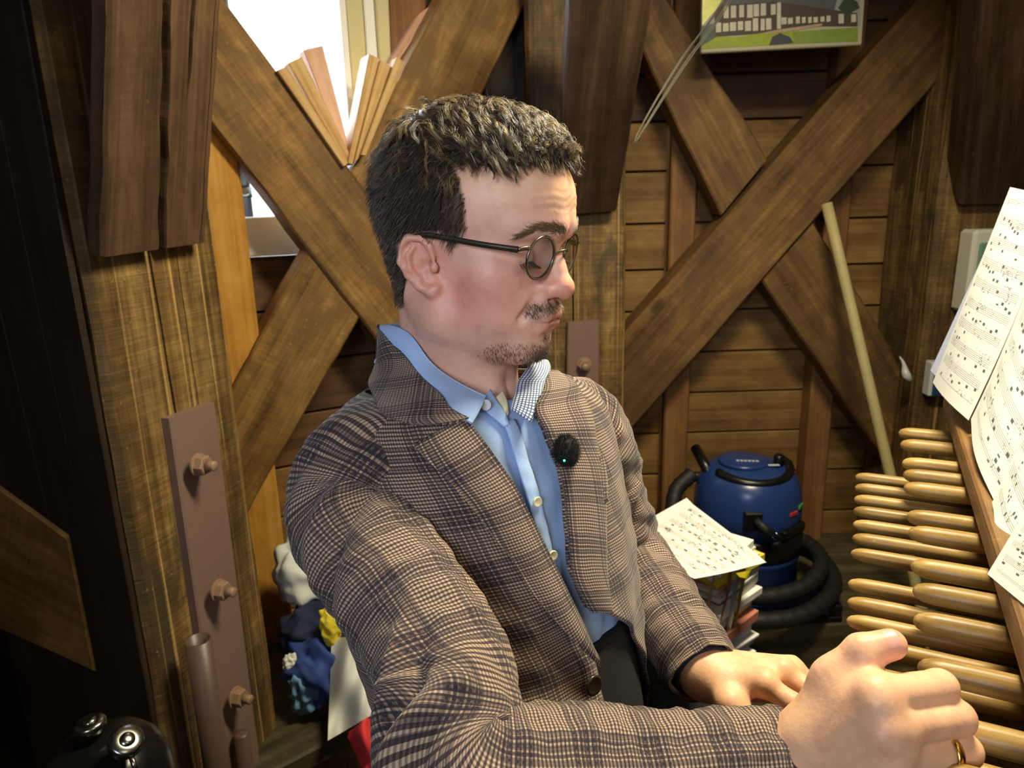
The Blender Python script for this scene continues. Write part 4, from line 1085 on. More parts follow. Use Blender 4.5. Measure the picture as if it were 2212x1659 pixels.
ts.set(Roughness=.46); ts.b.inputs['Subsurface Weight'].default_value = .18; ts.b.inputs['Subsurface Radius'].default_value = (.006,.0025,.0014); ts.b.inputs['Subsurface Scale'].default_value = 1
ts.b.inputs['Specular IOR Level'].default_value = .38
ts.bump(ts.math('ADD', nzs, ts.math('MULTIPLY', ts.noise(ts.coord(), 110, 4, .65), 1.5)), .16, .0016)
person = mk('person', allV, allF, ts.m, None, True, col=allC)
tag(person, 'seated man in plaid jacket and blue shirt playing with both fists', 'person')

# eyes and lashes
M_eye = plain('eye_white', (214,206,198), .15); M_iris = plain('iris_brown', (70,48,34), .1); M_hairbr = plain('brow_hair', (98,78,54), .5)
for sx in (1,-1):
    e = MB().lathe([(.0118*math.sin(t), -.0118*math.cos(t)) for t in np.linspace(.01, math.pi-.01, 16)], H2W(V3(sx*.032,.0655,.0205)), HRm@nrm(V3(0,.8,-.6)), 24).build('eyeball', M_eye, person, True)
    MB().lathe([(.0058,.0098),(.0058,.0106),(.003,.0120),(.0005,.0122)], H2W(V3(sx*.032,.0655,.0205)), HRm@nrm(V3(0,.8,-.6)), 24).build('iris', M_iris, e, True)
lash = MB()
for sx in (1,-1):
    for k in range(34):
        t = k/33; a = V3(sx*(.0215+.0225*t), .0925-.011*t-.004*(2*t-1)**2*0, .0118-.003*(2*t-1)**2)
        a = V3(sx*(.0205+.0245*t), .0660+.0148*math.sqrt(max(0.05, 1-((.0205+.0245*t-.032)/.0165)**2)), .0192-.0022*(2*t-1)**2)
        dr = nrm(V3(sx*(t-.4)*.7, .8, -.75+random.uniform(-.15,.15)))
        P = [a, a+dr*.0045, a+dr*.009+V3(0,.0015,.0012)]
        lash.tube(H2W(np.array(P)), [.0004,.0003,.0001], 4, False)
lash.build('eyelashes', plain('lash', (38,28,24), .5), person)['kind'] = 'stuff'
hn = vnormals(hv, hfc)
def surf_y(x, z):
    dd = (hv[:,0]-x)**2+(hv[:,2]-z)**2+np.where(hv[:,1] > .03, 0, 1); i = int(np.argmin(dd)); return hv[i].copy()+hn[i]*.0003
brow = MB()
for sx in (1,-1):
    for k in range(420):
        t = random.random(); yy = np.interp(t, [0,.35,.7,1], [.1000,.0955,.083,.064]); xx = .010+.042*t
        zz = np.interp(t, [0,.3,.65,1], [.0475,.0520,.0530,.042])+random.gauss(0,.0026*(1-.6*t))
        a = surf_y(sx*xx, zz)
        dr = nrm(V3(sx*(.55+.4*t), -.25-.3*t, .55-.85*t+random.gauss(0,.25)))
        brow.tube(H2W(np.array([a, a+dr*.004+V3(0,.001,0), a+dr*.0085])), [.00022,.00018,.00005], 3, False)
brow.build('eyebrows', M_hairbr, person)
# short beard hairs
hn = vnormals(hv, hfc)
Qh = np.abs(hv[:,0])
bw = np.clip(stubble(np.c_[Qh,hv[:,1:]])-.34, 0, 2)
bw[(np.abs(hv[:,2]+.0378) < .0045) & (hv[:,1] > .078)] = 0
pb = bw/bw.sum(); ids = rng.choice(len(hv), 3400, p=pb)
beard = MB()
for i in ids:
    a = hv[i]+rng.normal(0,.0008,3); dr = nrm(hn[i]*.5+V3(0,.15,-.75)+rng.normal(0,.2,3)); L_ = rng.uniform(.0015,.0042)
    beard.tube(H2W(np.array([a, a+dr*L_])), [.00020,.00008], 3, False)
beard.build('beard', plain('beard_hair', (92,74,56), .5), person)

# ================================================================ hair
hm = hairmask(hv)
sel = np.where((hm > .25) & ~((np.abs(hv[:,0]) > .0765) & (hv[:,2] < .036) & (hv[:,1] > -.036)))[0]
topness = lambda P: np.clip((P[:,2]-.098)/.03, 0, 1)
# cap
capmask = (hm > .85) & ~((hv[:,1] > .008) & (hv[:,2] < .100)) & ~((np.abs(hv[:,0]) > .0765) & (hv[:,2] < .036) & (hv[:,1] > -.036))
fk = capmask[hfc].all(1); ff = hfc[fk]; used = np.unique(ff); rm = -np.ones(len(hv), int); rm[used] = np.arange(len(used))
edge_d = np.clip((hm[used]-.85)/.1, 0, 1)*.6+.4
cp = hv[used]; tp = topness(cp)
capV = cp+hn[used]*((.0012+.0042*np.clip((cp[:,2]-.0)/.07,0,1)+.011*tp)*edge_d)[:, None]
mh = NT('hair_brown'); a_ = mh.n('ShaderNodeAttribute', attribute_name='Col'); mh.base(a_.outputs['Color']); mh.set(Roughness=.40); mh.b.inputs['Specular IOR Level'].default_value = .55
capC = np.tile(np.array(lin((52,41,32))), (len(used),1))
HV, HF, HC = [H2W(capV)], [rm[ff]], [capC]; nvert = len(used)
SV, SFc, SC = [], [], []
def strand(P, r, col):
    """three-sided tapering strand; P in head coordinates"""
    n = len(P); Tn = np.gradient(P, axis=0); Tn /= np.linalg.norm(Tn, axis=1)[:, None]+1e-9
    a = np.cross(Tn, [.3,.2,.9]); a /= np.linalg.norm(a, axis=1)[:, None]+1e-9; b = np.cross(Tn, a)
    rr = r*np.linspace(1, .25, n)[:, None]
    ring = [P+rr*(math.cos(k)*a+math.sin(k)*b) for k in (0, 2.094, 4.189)]
    base = sum(len(s) for s in SV) if False else strand.n
    SV.append(np.stack(ring, 1).reshape(-1,3)); strand.n += 3*n
    i = np.arange(n-1)[:, None]*3; j = np.arange(3)[None]; k = (j+1)%3
    SFc.append((np.stack([i+j, i+k, i+3+k, i+3+j], -1)+base).reshape(-1,4)); SC.append(np.tile(col, (3*n,1)))
strand.n = 0
side = sel[topness(hv[sel]) < .6]
for i in rng.choice(side, 9000):                     # clipped sides and back
    p = hv[i]+hn[i]*.001; z = p[2]
    L_ = np.interp(z, [-.07,0,.05,.09], [.003,.006,.011,.020])*rng.uniform(.7,1.25)
    d = nrm(hn[i]*np.interp(z, [-.05,.03,.09],[.35,.5,.8])+V3(0,-.18,-.75)+rng.normal(0,.10,3))
    P = np.array([p, p+d*L_*.55+hn[i]*L_*.12, p+d*L_+V3(0,0,-.12)*L_])
    gcol = rng.choice([0,0,0,1]); c = np.array(lin((58,46,38))) if not gcol else np.array(lin((104,92,80)))
    strand(P, .00032, c*rng.uniform(.7,1.3))
topi = sel[topness(hv[sel]) >= .12]
cols_t = [lin((62,48,34)), lin((102,84,54)), lin((140,118,78)), lin((44,35,27))]
def lock(p0, n0, fwd, L_, amp, fq, lift, droop, ns, rad, wid, cb):
    ph = rng.uniform(0,6.28); sd = nrm(np.cross(fwd, n0)); t = np.linspace(0,1,9)[:, None]
    G = p0+n0*(.003+lift*np.sin(t*2.5))+fwd*L_*t+sd*amp*np.sin(ph+fq*t)*t**.6+n0*amp*.6*np.cos(ph+fq*t)*t**.6-V3(0,0,1)*(droop*t**2)
    G = G+nrm(p0*V3(1,1,.4))*0
    for s in range(ns):
        off = rng.normal(0,wid,3)
        strand(G+off*(1-.6*t)+rng.normal(0,.00025,(9,3)), rad, cb*rng.uniform(.7,1.35))
for cl in range(950):                                # wavy locks on top, combed forward
    i = topi[rng.integers(len(topi))]; p0 = hv[i]; n0 = hn[i]
    fwd = V3(.25*p0[0]/.06+rng.normal(0,.35), .85+rng.normal(0,.25), -.05)
    if p0[1] < -.05: fwd = V3(p0[0]*8, .1, -.1)+rng.normal(0,.5,3)
    fwd = nrm(fwd-n0*np.dot(fwd, n0)*.9)
    edge = np.clip((p0[2]-.100)/.03, .25, 1)
    ks = 1-.62*np.clip((p0[1]-.025)/.055, 0, 1)
    lock(p0, n0, fwd, rng.uniform(.026,.044)*ks, rng.uniform(.0022,.0055), rng.uniform(3.5,7), .015*edge, .004, 14, .00032, .0019, np.array(cols_t[rng.integers(4)]))
back = sel[(hv[sel,1] < -.055) & (hv[sel,2] > .06)]
for cl in range(260):                                # short spiky crown and back
    i = back[rng.integers(len(back))]; n0 = hn[i]
    fwd = nrm(V3(rng.normal(0,.25), -.5, -.15)+rng.normal(0,.2,3)-n0*.1)
    lock(hv[i], n0, fwd, rng.uniform(.008,.014), .001, 3., .004, .003, 9, .00026, .0016, np.array(cols_t[rng.integers(4)]))
front = sel[(hv[sel,1] > .060) & (hv[sel,2] > .10)]
for cl in range(120):                                # curls over the forehead
    i = front[rng.integers(len(front))]
    fwd = nrm(V3(rng.normal(0,.45), .95, .0))
    lock(hv[i], hn[i], fwd, rng.uniform(.005,.012), rng.uniform(.003,.0055), rng.uniform(6,9), .013, rng.uniform(.0,.005), 10, .00026, .0016, np.array(cols_t[rng.integers(4)]))
edgei = sel[(topness(hv[sel]) < .35) & (hv[sel,2] > .085)]
for cl in range(200):                                # longer hair hanging over the clipped sides
    i = edgei[rng.integers(len(edgei))]
    fwd = nrm(V3(np.sign(hv[i,0])*.25, .25+rng.normal(0,.35), -.8))
    lock(hv[i], hn[i], fwd, rng.uniform(.010,.020), .0015, 4., .006, .002, 9, .00026, .0014, np.array(cols_t[rng.integers(4)]))
for k in range(90):
    i = topi[rng.integers(len(topi))]; p0 = hv[i]; n0 = hn[i]; d = nrm(n0*.8+rng.normal(0,.6,3)); t = np.linspace(0,1,6)[:, None]
    strand(p0+n0*.012+d*t*rng.uniform(.008,.018)+rng.normal(0,.6,3)*.006*t**2, .00018, np.array(lin((120,100,70))))
hs = np.vstack(SV); hV = np.vstack(HV+[H2W(hs)]); hF = np.vstack(HF+[np.vstack(SFc)+nvert]); hC_ = np.vstack(HC+SC)
hair = mk('hair', hV, hF, mh.m, person, True, col=np.clip(hC_,0,1))
hair['kind'] = 'stuff'; hair['label'] = 'short dark brown hair, wavy on top and clipped at the sides'

# ================================================================ fabric materials
def plaid(name, scale=1.0):
    t = NT(name); uv = t.n('ShaderNodeUVMap').outputs[0]; sp = t.n('ShaderNodeSeparateXYZ'); t.link(uv, sp.inputs[0])
    wob = t.noise(t.map(uv, (40,40,1)), 1, 2); 
    u = t.math('ADD', sp.outputs[0], t.math('MULTIPLY', wob, .0012)); v = t.math('ADD', sp.outputs[1], t.math('MULTIPLY', wob, -.0012))
    fine = .0031; big = .054
    sq = lambda a, per, duty: t.math('LESS_THAN', t.math('FRACT', t.math('DIVIDE', a, per)), duty)
    su, sv = sq(u, fine, .5), sq(v, fine, .5)
    fine_d = t.math('ADD', t.math('MULTIPLY', su, .42), t.math('MULTIPLY', sv, .58))     # 0..1 darkness
    def band(a):
        fr = t.math('FRACT', t.math('DIVIDE', a, big))
        z = t.math('LESS_THAN', fr, .40)
        ln = t.math('LESS_THAN', t.math('FRACT', t.math('MULTIPLY', fr, 11.0)), .55)
        return t.math('MULTIPLY', z, ln), z
    bu, zu = band(u); bv_, zv = band(v)
    bd = t.math('ADD', t.math('MULTIPLY', bu, .5), t.math('MULTIPLY', bv_, .5))
    c = t.ramp(fine_d, [(.0, lin((180,160,138))), (.42, lin((126,106,94))), (.58, lin((82,68,66))), (1.0, lin((42,36,42)))])
    c = t.mix(t.math('MULTIPLY', bd, 1.25), c, lin((30,30,46)))
    nz = t.noise(t.map(uv, (900,900,1)), 1, 2)
    c = t.mix(t.math('MULTIPLY', nz, .2), c, lin((120,100,84)))
    t.base(c); t.set(Roughness=.9); t.b.inputs['Specular IOR Level'].default_value = .15
    t.b.inputs['Sheen Weight'].default_value = .15
    t.bump(fine_d, .25, .0006)
    return t.m
MAT['plaid'] = plaid('plaid_wool')
ms = NT('blue_shirt_cotton'); nz = ms.noise(ms.map(ms.coord(), (900,900,900)), 1, 2)
ms.base(ms.mix(nz, lin((136,166,216)), lin((172,200,238)))); ms.set(Roughness=.85); ms.bump(ms.noise(ms.coord(), 40, 3), .3, .004)
MAT['shirt'] = ms.m
mc = NT('small_check_cotton'); uv = mc.n('ShaderNodeUVMap').outputs[0]; sp = mc.n('ShaderNodeSeparateXYZ'); mc.link(uv, sp.inputs[0])
ck = mc.math('MULTIPLY', mc.math('GREATER_THAN', mc.math('FRACT', mc.math('MULTIPLY', sp.outputs[0], 280.)), .35), mc.math('GREATER_THAN', mc.math('FRACT', mc.math('MULTIPLY', sp.outputs[1], 280.)), .35))
mc.base(mc.mix(ck, lin((60,80,120)), lin((226,232,236)))); mc.set(Roughness=.85); MAT['check'] = mc.m

# ================================================================ jacket
fold_rng = np.random.default_rng(11)
def vnoise(u, v, seed):
    r_ = np.random.default_rng(seed); s = 0
    for k in range(5):
        a, b, p = r_.normal(0,1,3); s = s+np.sin(u*a*2.2+v*b*2.2+p*3)
    return s/5
jacket = bpy.data.objects.new('jacket', None); COL.objects.link(jacket); jacket.location = Vector(TO); setparent(jacket, person)
jacket['label'] = 'brown glen-check wool jacket'
shirt = bpy.data.objects.new('shirt', None); COL.objects.link(shirt); shirt.location = Vector(TO); setparent(shirt, person)
shirt['label'] = 'light blue button-down shirt'
def solid(name, P, nu, nv, mat, parent, th, uv, wrapu=False, outward=None):
    """sheet (nv x nu points) given thickness inward"""
    G = P.reshape(nv, nu, 3); du = np.gradient(G, axis=1); dv = np.gradient(G, axis=0); n = np.cross(du, dv); n /= np.linalg.norm(n, axis=2)[..., None]+1e-12
    ctr_ = TO+tu*-.1 if outward is None else outward
    if ((G-ctr_)*n).sum() < 0: n = -n; flip = True
    else: flip = False
    B = (G-n*th).reshape(-1,3); f = grid_faces(nu, nv, wrapu); N = nu*nv
    if flip: f = f[:, ::-1]
    F = [f, f[:, ::-1]+N]
    def rim(a): a = np.asarray(a); F.append(np.stack([a[:-1], a[1:], a[1:]+N, a[:-1]+N], 1))
    rim(np.arange(nu)); rim(np.arange((nv-1)*nu, nv*nu)[::-1])
    if not wrapu: rim((np.arange(nv)*nu)[::-1]); rim(np.arange(nv)*nu+nu-1)
    return mk(name, np.vstack([P.reshape(-1,3), B]), np.vstack(F), mat, parent, True, uv=np.vstack([uv, uv]))
# opening edges (found on the chest surface)
roll_n = [(1000,888),(1052,967),(1099,1036),(1135,1108),(1171,1184),(1205,1255),(1240,1335),(1268,1400),(1290,1470),(1296,1545)]
outer_n = [(900,950),(962,1021),(1009,1076),(1052,1141),(1106,1213),(1142,1277),(1215,1367),(1273,1430)]
roll_f = [(1150,800),(1146,870),(1166,930),(1193,1000),(1209,1072),(1216,1150),(1226,1240),(1262,1320),(1310,1390)]
def edge_fn(L):
    c = curve(L, 80); o = np.argsort(c[:,1]); c = c[o]; return lambda z: np.interp(z, c[:,1], c[:,0])
en, ef_ = edge_fn(roll_n), edge_fn(roll_f); zq_ = inv(1255,1310)[1]
ef = lambda z: ef_(z)-5.*max(0, zq_-z)
nu, nv = 150, 170
zz = np.linspace(-.54, .062, nv)
TH = np.array([np.linspace(en(z), 2*np.pi+ef(z), nu) for z in zz]); ZZ = np.repeat(zz[:, None], nu, 1)
fold = .005*vnoise(TH*2.0, ZZ*26, 3)*np.clip((-.02-ZZ)/.1, 0, 1)+.004*vnoise(TH*5+ZZ*20, ZZ*10, 9)*np.clip((-.1-ZZ)/.15,0,1)
Pj = T(TH, ZZ, .006+fold)
arc = np.cumsum(np.r_[np.zeros((1,nv)), np.linalg.norm(np.diff(T(TH, np.full_like(ZZ,-.15)), axis=1), axis=2).T], 0).T
arcz = ZZ
uvj = np.stack([arc.ravel(), arcz.ravel()], 1)
solid('jacket_body', Pj.reshape(-1,3), nu, nv, MAT['plaid'], jacket, .003, uvj)
def ruled(name, A, B, offA, offB, mat, parent, nu=16, th=.0025, bulge=.003, uvrot=0., surf=T, fold=None):
    """sheet between two curves in (theta, z), lying over the chest"""
    nv = len(A); s = np.linspace(0,1,nu)
    th_ = A[:,0][:,None]*(1-s)+B[:,0][:,None]*s; z_ = A[:,1][:,None]*(1-s)+B[:,1][:,None]*s
    off = offA*(1-s)+offB*s+bulge*np.sin(np.pi*s)
    P = surf(th_, z_, np.broadcast_to(off, th_.shape)+(0 if fold is None else fold(th_, z_)))
    L = np.linalg.norm(np.diff(P, axis=1), axis=2); U = np.c_[np.zeros(nv), np.cumsum(L, 1)]
    Lv = np.linalg.norm(np.diff(P[:, nu//2], axis=0), axis=1); Vv = np.r_[0, np.cumsum(Lv)]
    Vv = np.repeat(Vv[:, None], nu, 1); c, s_ = math.cos(uvrot), math.sin(uvrot)
    uv = np.stack([(U*c-Vv*s_).ravel()+.013, (U*s_+Vv*c).ravel()+.02], 1)
    return solid(name, P.reshape(-1,3), nu, nv, mat, parent, th, uv)
n = 60
ruled('lapel', curve(roll_n[:8], n), curve(outer_n, n), .012, .014, MAT['plaid'], jacket, 20, .004, .003)
outer_f = [(1196,770),(1232,850),(1262,930),(1276,1000),(1284,1080),(1288,1160),(1290,1240),(1300,1320)]
ruled('lapel', curve(roll_f[:8], n), curve(outer_f, n), .010, .013, MAT['plaid'], jacket, 16, .003, .003)
# jacket collar leaf (near side and round the back)
col_in = [(853,667),(875,725),(925,801),(962,851),(1004,893)]
col_out = [(818,700),(806,775),(832,845),(866,899),(914,915)]
ruled('collar', curve(col_in, n), curve(col_out, n), .022, .016, MAT['plaid'], jacket, 20, .004, .003, .5)
ci = invs(col_in); 
thb_ = np.linspace(ci[0,0], math.radians(300), 40)
zb = ci[0,1]
ruled('collar_back', np.stack([thb_, np.full(40, zb)],1), np.stack([thb_, np.full(40, zb-.05)],1), .022, .016, MAT['plaid'], jacket, 14, .004, .003)
# sleeves
def sleeve(name, pts, rads, nU=72, nV=170, seed=1, folds=(), upref=None, squash=1.0):
    P = spline(pts, nV); r = spline(np.c_[rads, rads, rads], nV)[:,0]
    s = np.r_[0, np.cumsum(np.linalg.norm(np.diff(P, axis=0), axis=1))]
    Tn = np.gradient(P, axis=0); Tn /= np.linalg.norm(Tn, axis=1)[:, None]
    ref = np.array(upref) if upref is not None else np.array([0,0,1.])
    N = ref-Tn*(Tn@ref)[:, None]; N /= np.linalg.norm(N, axis=1)[:, None]; B = np.cross(Tn, N)
    a = np.linspace(0, 2*np.pi, nU, endpoint=False)
    A, Sv = np.meshgrid(a, s)
    d = .0042*vnoise(np.cos(A)*1.6+np.sin(A)*.8, Sv*42+np.sin(A)*1.2, seed)+.0022*vnoise(np.sin(A)*3, Sv*85+np.cos(A)*2, seed+5)
    for (sv, an, wv, wa, amp, sk) in folds:          # position, angle, widths, amplitude, skew
        da = (A-an+np.pi)%(2*np.pi)-np.pi
        d = d+1.45*amp*np.exp(-((Sv-sv-sk*da)/wv)**2-(da/wa)**2)
    R_ = r[:,None]+d
    G = P[:,None]+R_[...,None]*(np.cos(A)[...,None]*N[:,None]+np.sin(A)[...,None]*B[:,None])
    Aext = np.c_[A, np.full(nV, 2*np.pi)]; G = np.concatenate([G, G[:, :1]], 1)
    # turn the cuff inwards
    k = 4; inn = np.stack([P[-1]+(G[-1]-P[-1])*q+Tn[-1]*w_ for q, w_ in ((.985,.0015),(.95,.001),(.90,-.004),(.86,-.03))])
    G = np.concatenate([G, inn], 0); rm_ = r.mean()
    U = np.concatenate([Aext*np.minimum(r, .06)[:,None]*0+Aext*.052, np.tile(Aext[-1]*.052, (k,1))], 0)
    Vv = np.concatenate([np.repeat(s[:,None], nU+1, 1), np.full((k,nU+1), s[-1])+np.arange(k)[:,None]*.002], 0)
    f = grid_faces(nU+1, nV+k)
    o = mk(name, G.reshape(-1,3), f, MAT['plaid'], jacket, True, uv=np.stack([U.ravel(), Vv.ravel()],1))
    return o, P, Tn, N, B, s
shR = T2W(V3(.175,-.004,-.012)); 
pR = [T2W(V3(.090,-.004,.004)), T2W(V3(.140,-.002,.0)), T2W(V3(.170,.006,-.042)), T2W(V3(.170,.006,-.042))+(ELR-T2W(V3(.170,.006,-.042)))*.35+V3(.012,0,0), T2W(V3(.170,.006,-.042))+(ELR-T2W(V3(.170,.006,-.042)))*.72+V3(.014,0,0), ELR+V3(-.004,.0,-.004), ELR+(RW-ELR)*.36+V3(0,0,-.012), ELR+(RW-ELR)*.72+V3(0,0,-.006), RW+(RW-ELR)*.015]
sR = sleeve('sleeve', pR, [.048,.058,.058,.056,.054,.055,.052,.047,.043], seed=3, upref=(.3,-.9,.2),
   folds=[(.13,.3,.012,1.0,.006,.03),(.16,.2,.008,1.1,-.007,.03),(.19,.3,.014,1.0,.005,.03),(.295,.9,.010,.9,.009,.05),(.32,.9,.007,.8,-.010,.05),(.345,.9,.011,.9,.009,.04),(.37,1.0,.007,.8,-.008,.03),(.40,1.0,.012,.9,.006,.02),(.05,.4,.009,1.2,-.004,.04),(.075,.3,.012,1.,.005,.04)])
shL = T2W(V3(-.178,.004,-.012))
pL = [T2W(V3(-.105,0,.0)), T2W(V3(-.160,.004,-.012)), T2W(V3(-.190,.01,-.05)), shL+(ELL-shL)*.45, shL+(ELL-shL)*.78, ELL, ELL+(LW-ELL)*.36, ELL+(LW-ELL)*.72, LW+(LW-ELL)*.02]
sleeve('sleeve', pL, [.048,.058,.058,.056,.056,.058,.053,.047,.042], seed=8, upref=(.2,-.9,.3),
   folds=[(.10,.2,.012,1.0,.006,.03),(.20,.4,.010,1.,.008,.04),(.225,.4,.008,.9,-.008,.04),(.25,.4,.010,.9,.006,.03)])
# shirt cuffs
for (W_, E_) in ((RW, ELR), (LW, ELL)):
    ax = nrm(W_-E_); v, f = lathe([(.036,-.05),(.0355,.004),(.0335,.006),(.033,-.03)], W_, ax, 40, False)
    mk('shirt_cuff', v, f, plain('dark_lining', (26,30,48), .8), shirt, True)

# ================================================================ shirt
nu, nv = 70, 120
zz = np.linspace(-.5, .048, nv); th_, z_ = np.meshgrid(np.linspace(-1.5, 1.6, nu), zz)
Ps = T(th_, z_, -.010+.0022*vnoise(th_*7, z_*30, 21)+.0018*vnoise(th_*12+z_*30, z_*14, 22))
solid('shirt_front', Ps.reshape(-1,3), nu, nv, MAT['shirt'], shirt, .001, np.stack([th_.ravel()*.2, z_.ravel()],1))
pk0 = [(1092,915),(1118,985),(1140,1060),(1160,1130),(1182,1200),(1206,1280)]
pk1 = [(1118,905),(1146,980),(1168,1055),(1186,1125),(1202,1195),(1220,1275)]
ruled('placket', curve(pk0, n), curve(pk1, n), -.005, -.005, MAT['shirt'], shirt, 10, .001, .0012, fold=lambda a, b: .0010*vnoise(a*8, b*90, 31))
def button(parent, th, z, off, r, mat, name='button'):
    p = T(th, z, off); nn = nrm(T(th, z, off+.01)-p)
    b = MB().lathe([(r*.98,0),(r,.001),(r*.9,.0022),(r*.7,.0016),(.0004,.0015)], p, nn, 20).build(name, mat, parent, True)
    return b
mbut = plain('cream_button', (222,214,176), .35)
for q in [(1162,1085),(1196,1200)]:
    t_, z0 = inv(*q); button(shirt, t_, z0, -.0025, .0052, mbut)
# shirt collar, near leaf, and far leaf with checked inside
top_n = [(866,668),(888,712),(935,772),(985,820),(1042,852)]
bot_n = [(855,672),(876,727),(926,803),(963,853),(1012,906)]
ruled('collar_leaf', curve(top_n, n), curve(bot_n, n), .010, .020, MAT['shirt'], shirt, 14, .002, .003)
ci = invs(top_n); tb = np.linspace(ci[0,0], math.radians(285), 40)
ruled('collar_band', np.stack([tb, np.full(40, ci[0,1])],1), np.stack([tb, np.full(40, ci[0,1]-.04)],1), .010, .020, MAT['shirt'], shirt, 10, .002, .003)
far0 = [(1128,772),(1112,812),(1098,850),(1092,880)]; far1 = [(1153,778),(1152,815),(1142,850),(1128,905)]
ruled('collar_inside', curve(far0, 24), curve(far1, 24), .010, .016, MAT['check'], shirt, 12, .002, .002)
st0 = [(1040,860),(1052,885),(1072,905),(1092,925)]; st1 = [(1062,842),(1078,868),(1092,890),(1104,915)]
ruled('collar_stand', curve(st0, 24), curve(st1, 24), -.004, -.002, MAT['shirt'], shirt, 10, .002, .001)
t_, z0 = inv(1045, 872); button(shirt, t_, z0, .004, .0055, plain('white_button', (206,210,222), .3))
tee0 = [(1075,862),(1086,880),(1095,905)]; tee1 = [(1092,842),(1102,862),(1108,895)]
ruled('undershirt', curve(tee0, 20), curve(tee1, 20), -.006, -.006, plain('cream_cotton', (226,220,190), .85), shirt, 8, .002, .001)
t_, z0 = inv(1262, 1470); jb = button(jacket, t_, z0, .012, .0105, plain('horn_button', (52,42,32), .25))
# breast pocket welt on the far side
wl0 = [(1266,985),(1272,1030),(1276,1085)]; wl1 = [(1278,980),(1286,1028),(1288,1080)]
ruled('pocket_welt', curve(wl0, 14), curve(wl1, 14), .013, .013, MAT['plaid'], jacket, 6, .003, .001)

# ================================================================ trousers and bench
trousers = bpy.data.objects.new('trousers', None); COL.objects.link(trousers); trousers.location = Vector(TO); setparent(trousers, person)
trousers['label'] = 'black trousers'
hip = T2W(V3(0,.035,-.44)); hz = hip[2]
fh = nrm(V3(tf[0], tf[1], 0)); rh = nrm(V3(tr[0], tr[1], 0))
mtr = plain('black_wool', (18,18,22), .85, 0, .2, 60)
SEATZ = hz-.085
zw = inv(1268, 1415)[1]
tz, tt = np.meshgrid(np.linspace(-.56, zw, 30), np.linspace(0, 2*np.pi, 64, endpoint=False), indexing='ij')
Pt = T(tt, tz, -.004+.002*vnoise(tt*4, tz*30, 44)).reshape(-1,3); ft_ = [tuple(q) for q in grid_faces(64, 30, True)]+[tuple(range(64)), tuple(range(29*64, 30*64))[::-1]]
mk('trouser_seat', Pt, ft_, mtr, trousers, True)
for s_ in (1,-1):
    k0 = hip+rh*s_*.085+fh*.02; k1 = C(1300,1820,.80) if s_ > 0 else C(1450,1535,.94); k2 = V3(*(k1+fh*.10)[:2], .16)
    v, f = tube(spline([k0, (k0+k1)/2+V3(0,0,.01), k1, k1+(k2-k1)*.2+fh*.02, (k1+k2)/2, k2], 40), np.interp(np.linspace(0,1,40), [0,.25,.5,.7,1], [.085,.085,.068,.062,.055]), 24)
    mk('trouser_leg', v, f, mtr, trousers, True)
    a = k2+V3(0,0,-.05)
    sh = MB().tube(spline([a-fh*.04, a+fh*.05, a+fh*.15, a+fh*.21], 14), np.interp(np.linspace(0,1,14), [0,.1,.5,.9,1], [.02,.038,.042,.034,.015]), 16)
    sh.build('shoe', plain('black_leather', (20,18,18), .35), trousers, True)
be.location = Vector((hip[0], hip[1], 0))
bx = np.stack([rh, fh, V3(0,0,1)],1)
be.matrix_basis = Matrix.Translation(Vector((hip[0], hip[1], 0)))
MB().box(V3(hip[0],hip[1],SEATZ-.02), (.24,.15,.02), bx, bev=.006).build('seat_board', MAT['black'], be)
for s_ in (1,-1): MB().box(V3(hip[0],hip[1],(SEATZ-.04)/2)+rh*s_*.20, (.02,.14,(SEATZ-.04)/2), bx, bev=.004).build('side_board', MAT['black'], be)

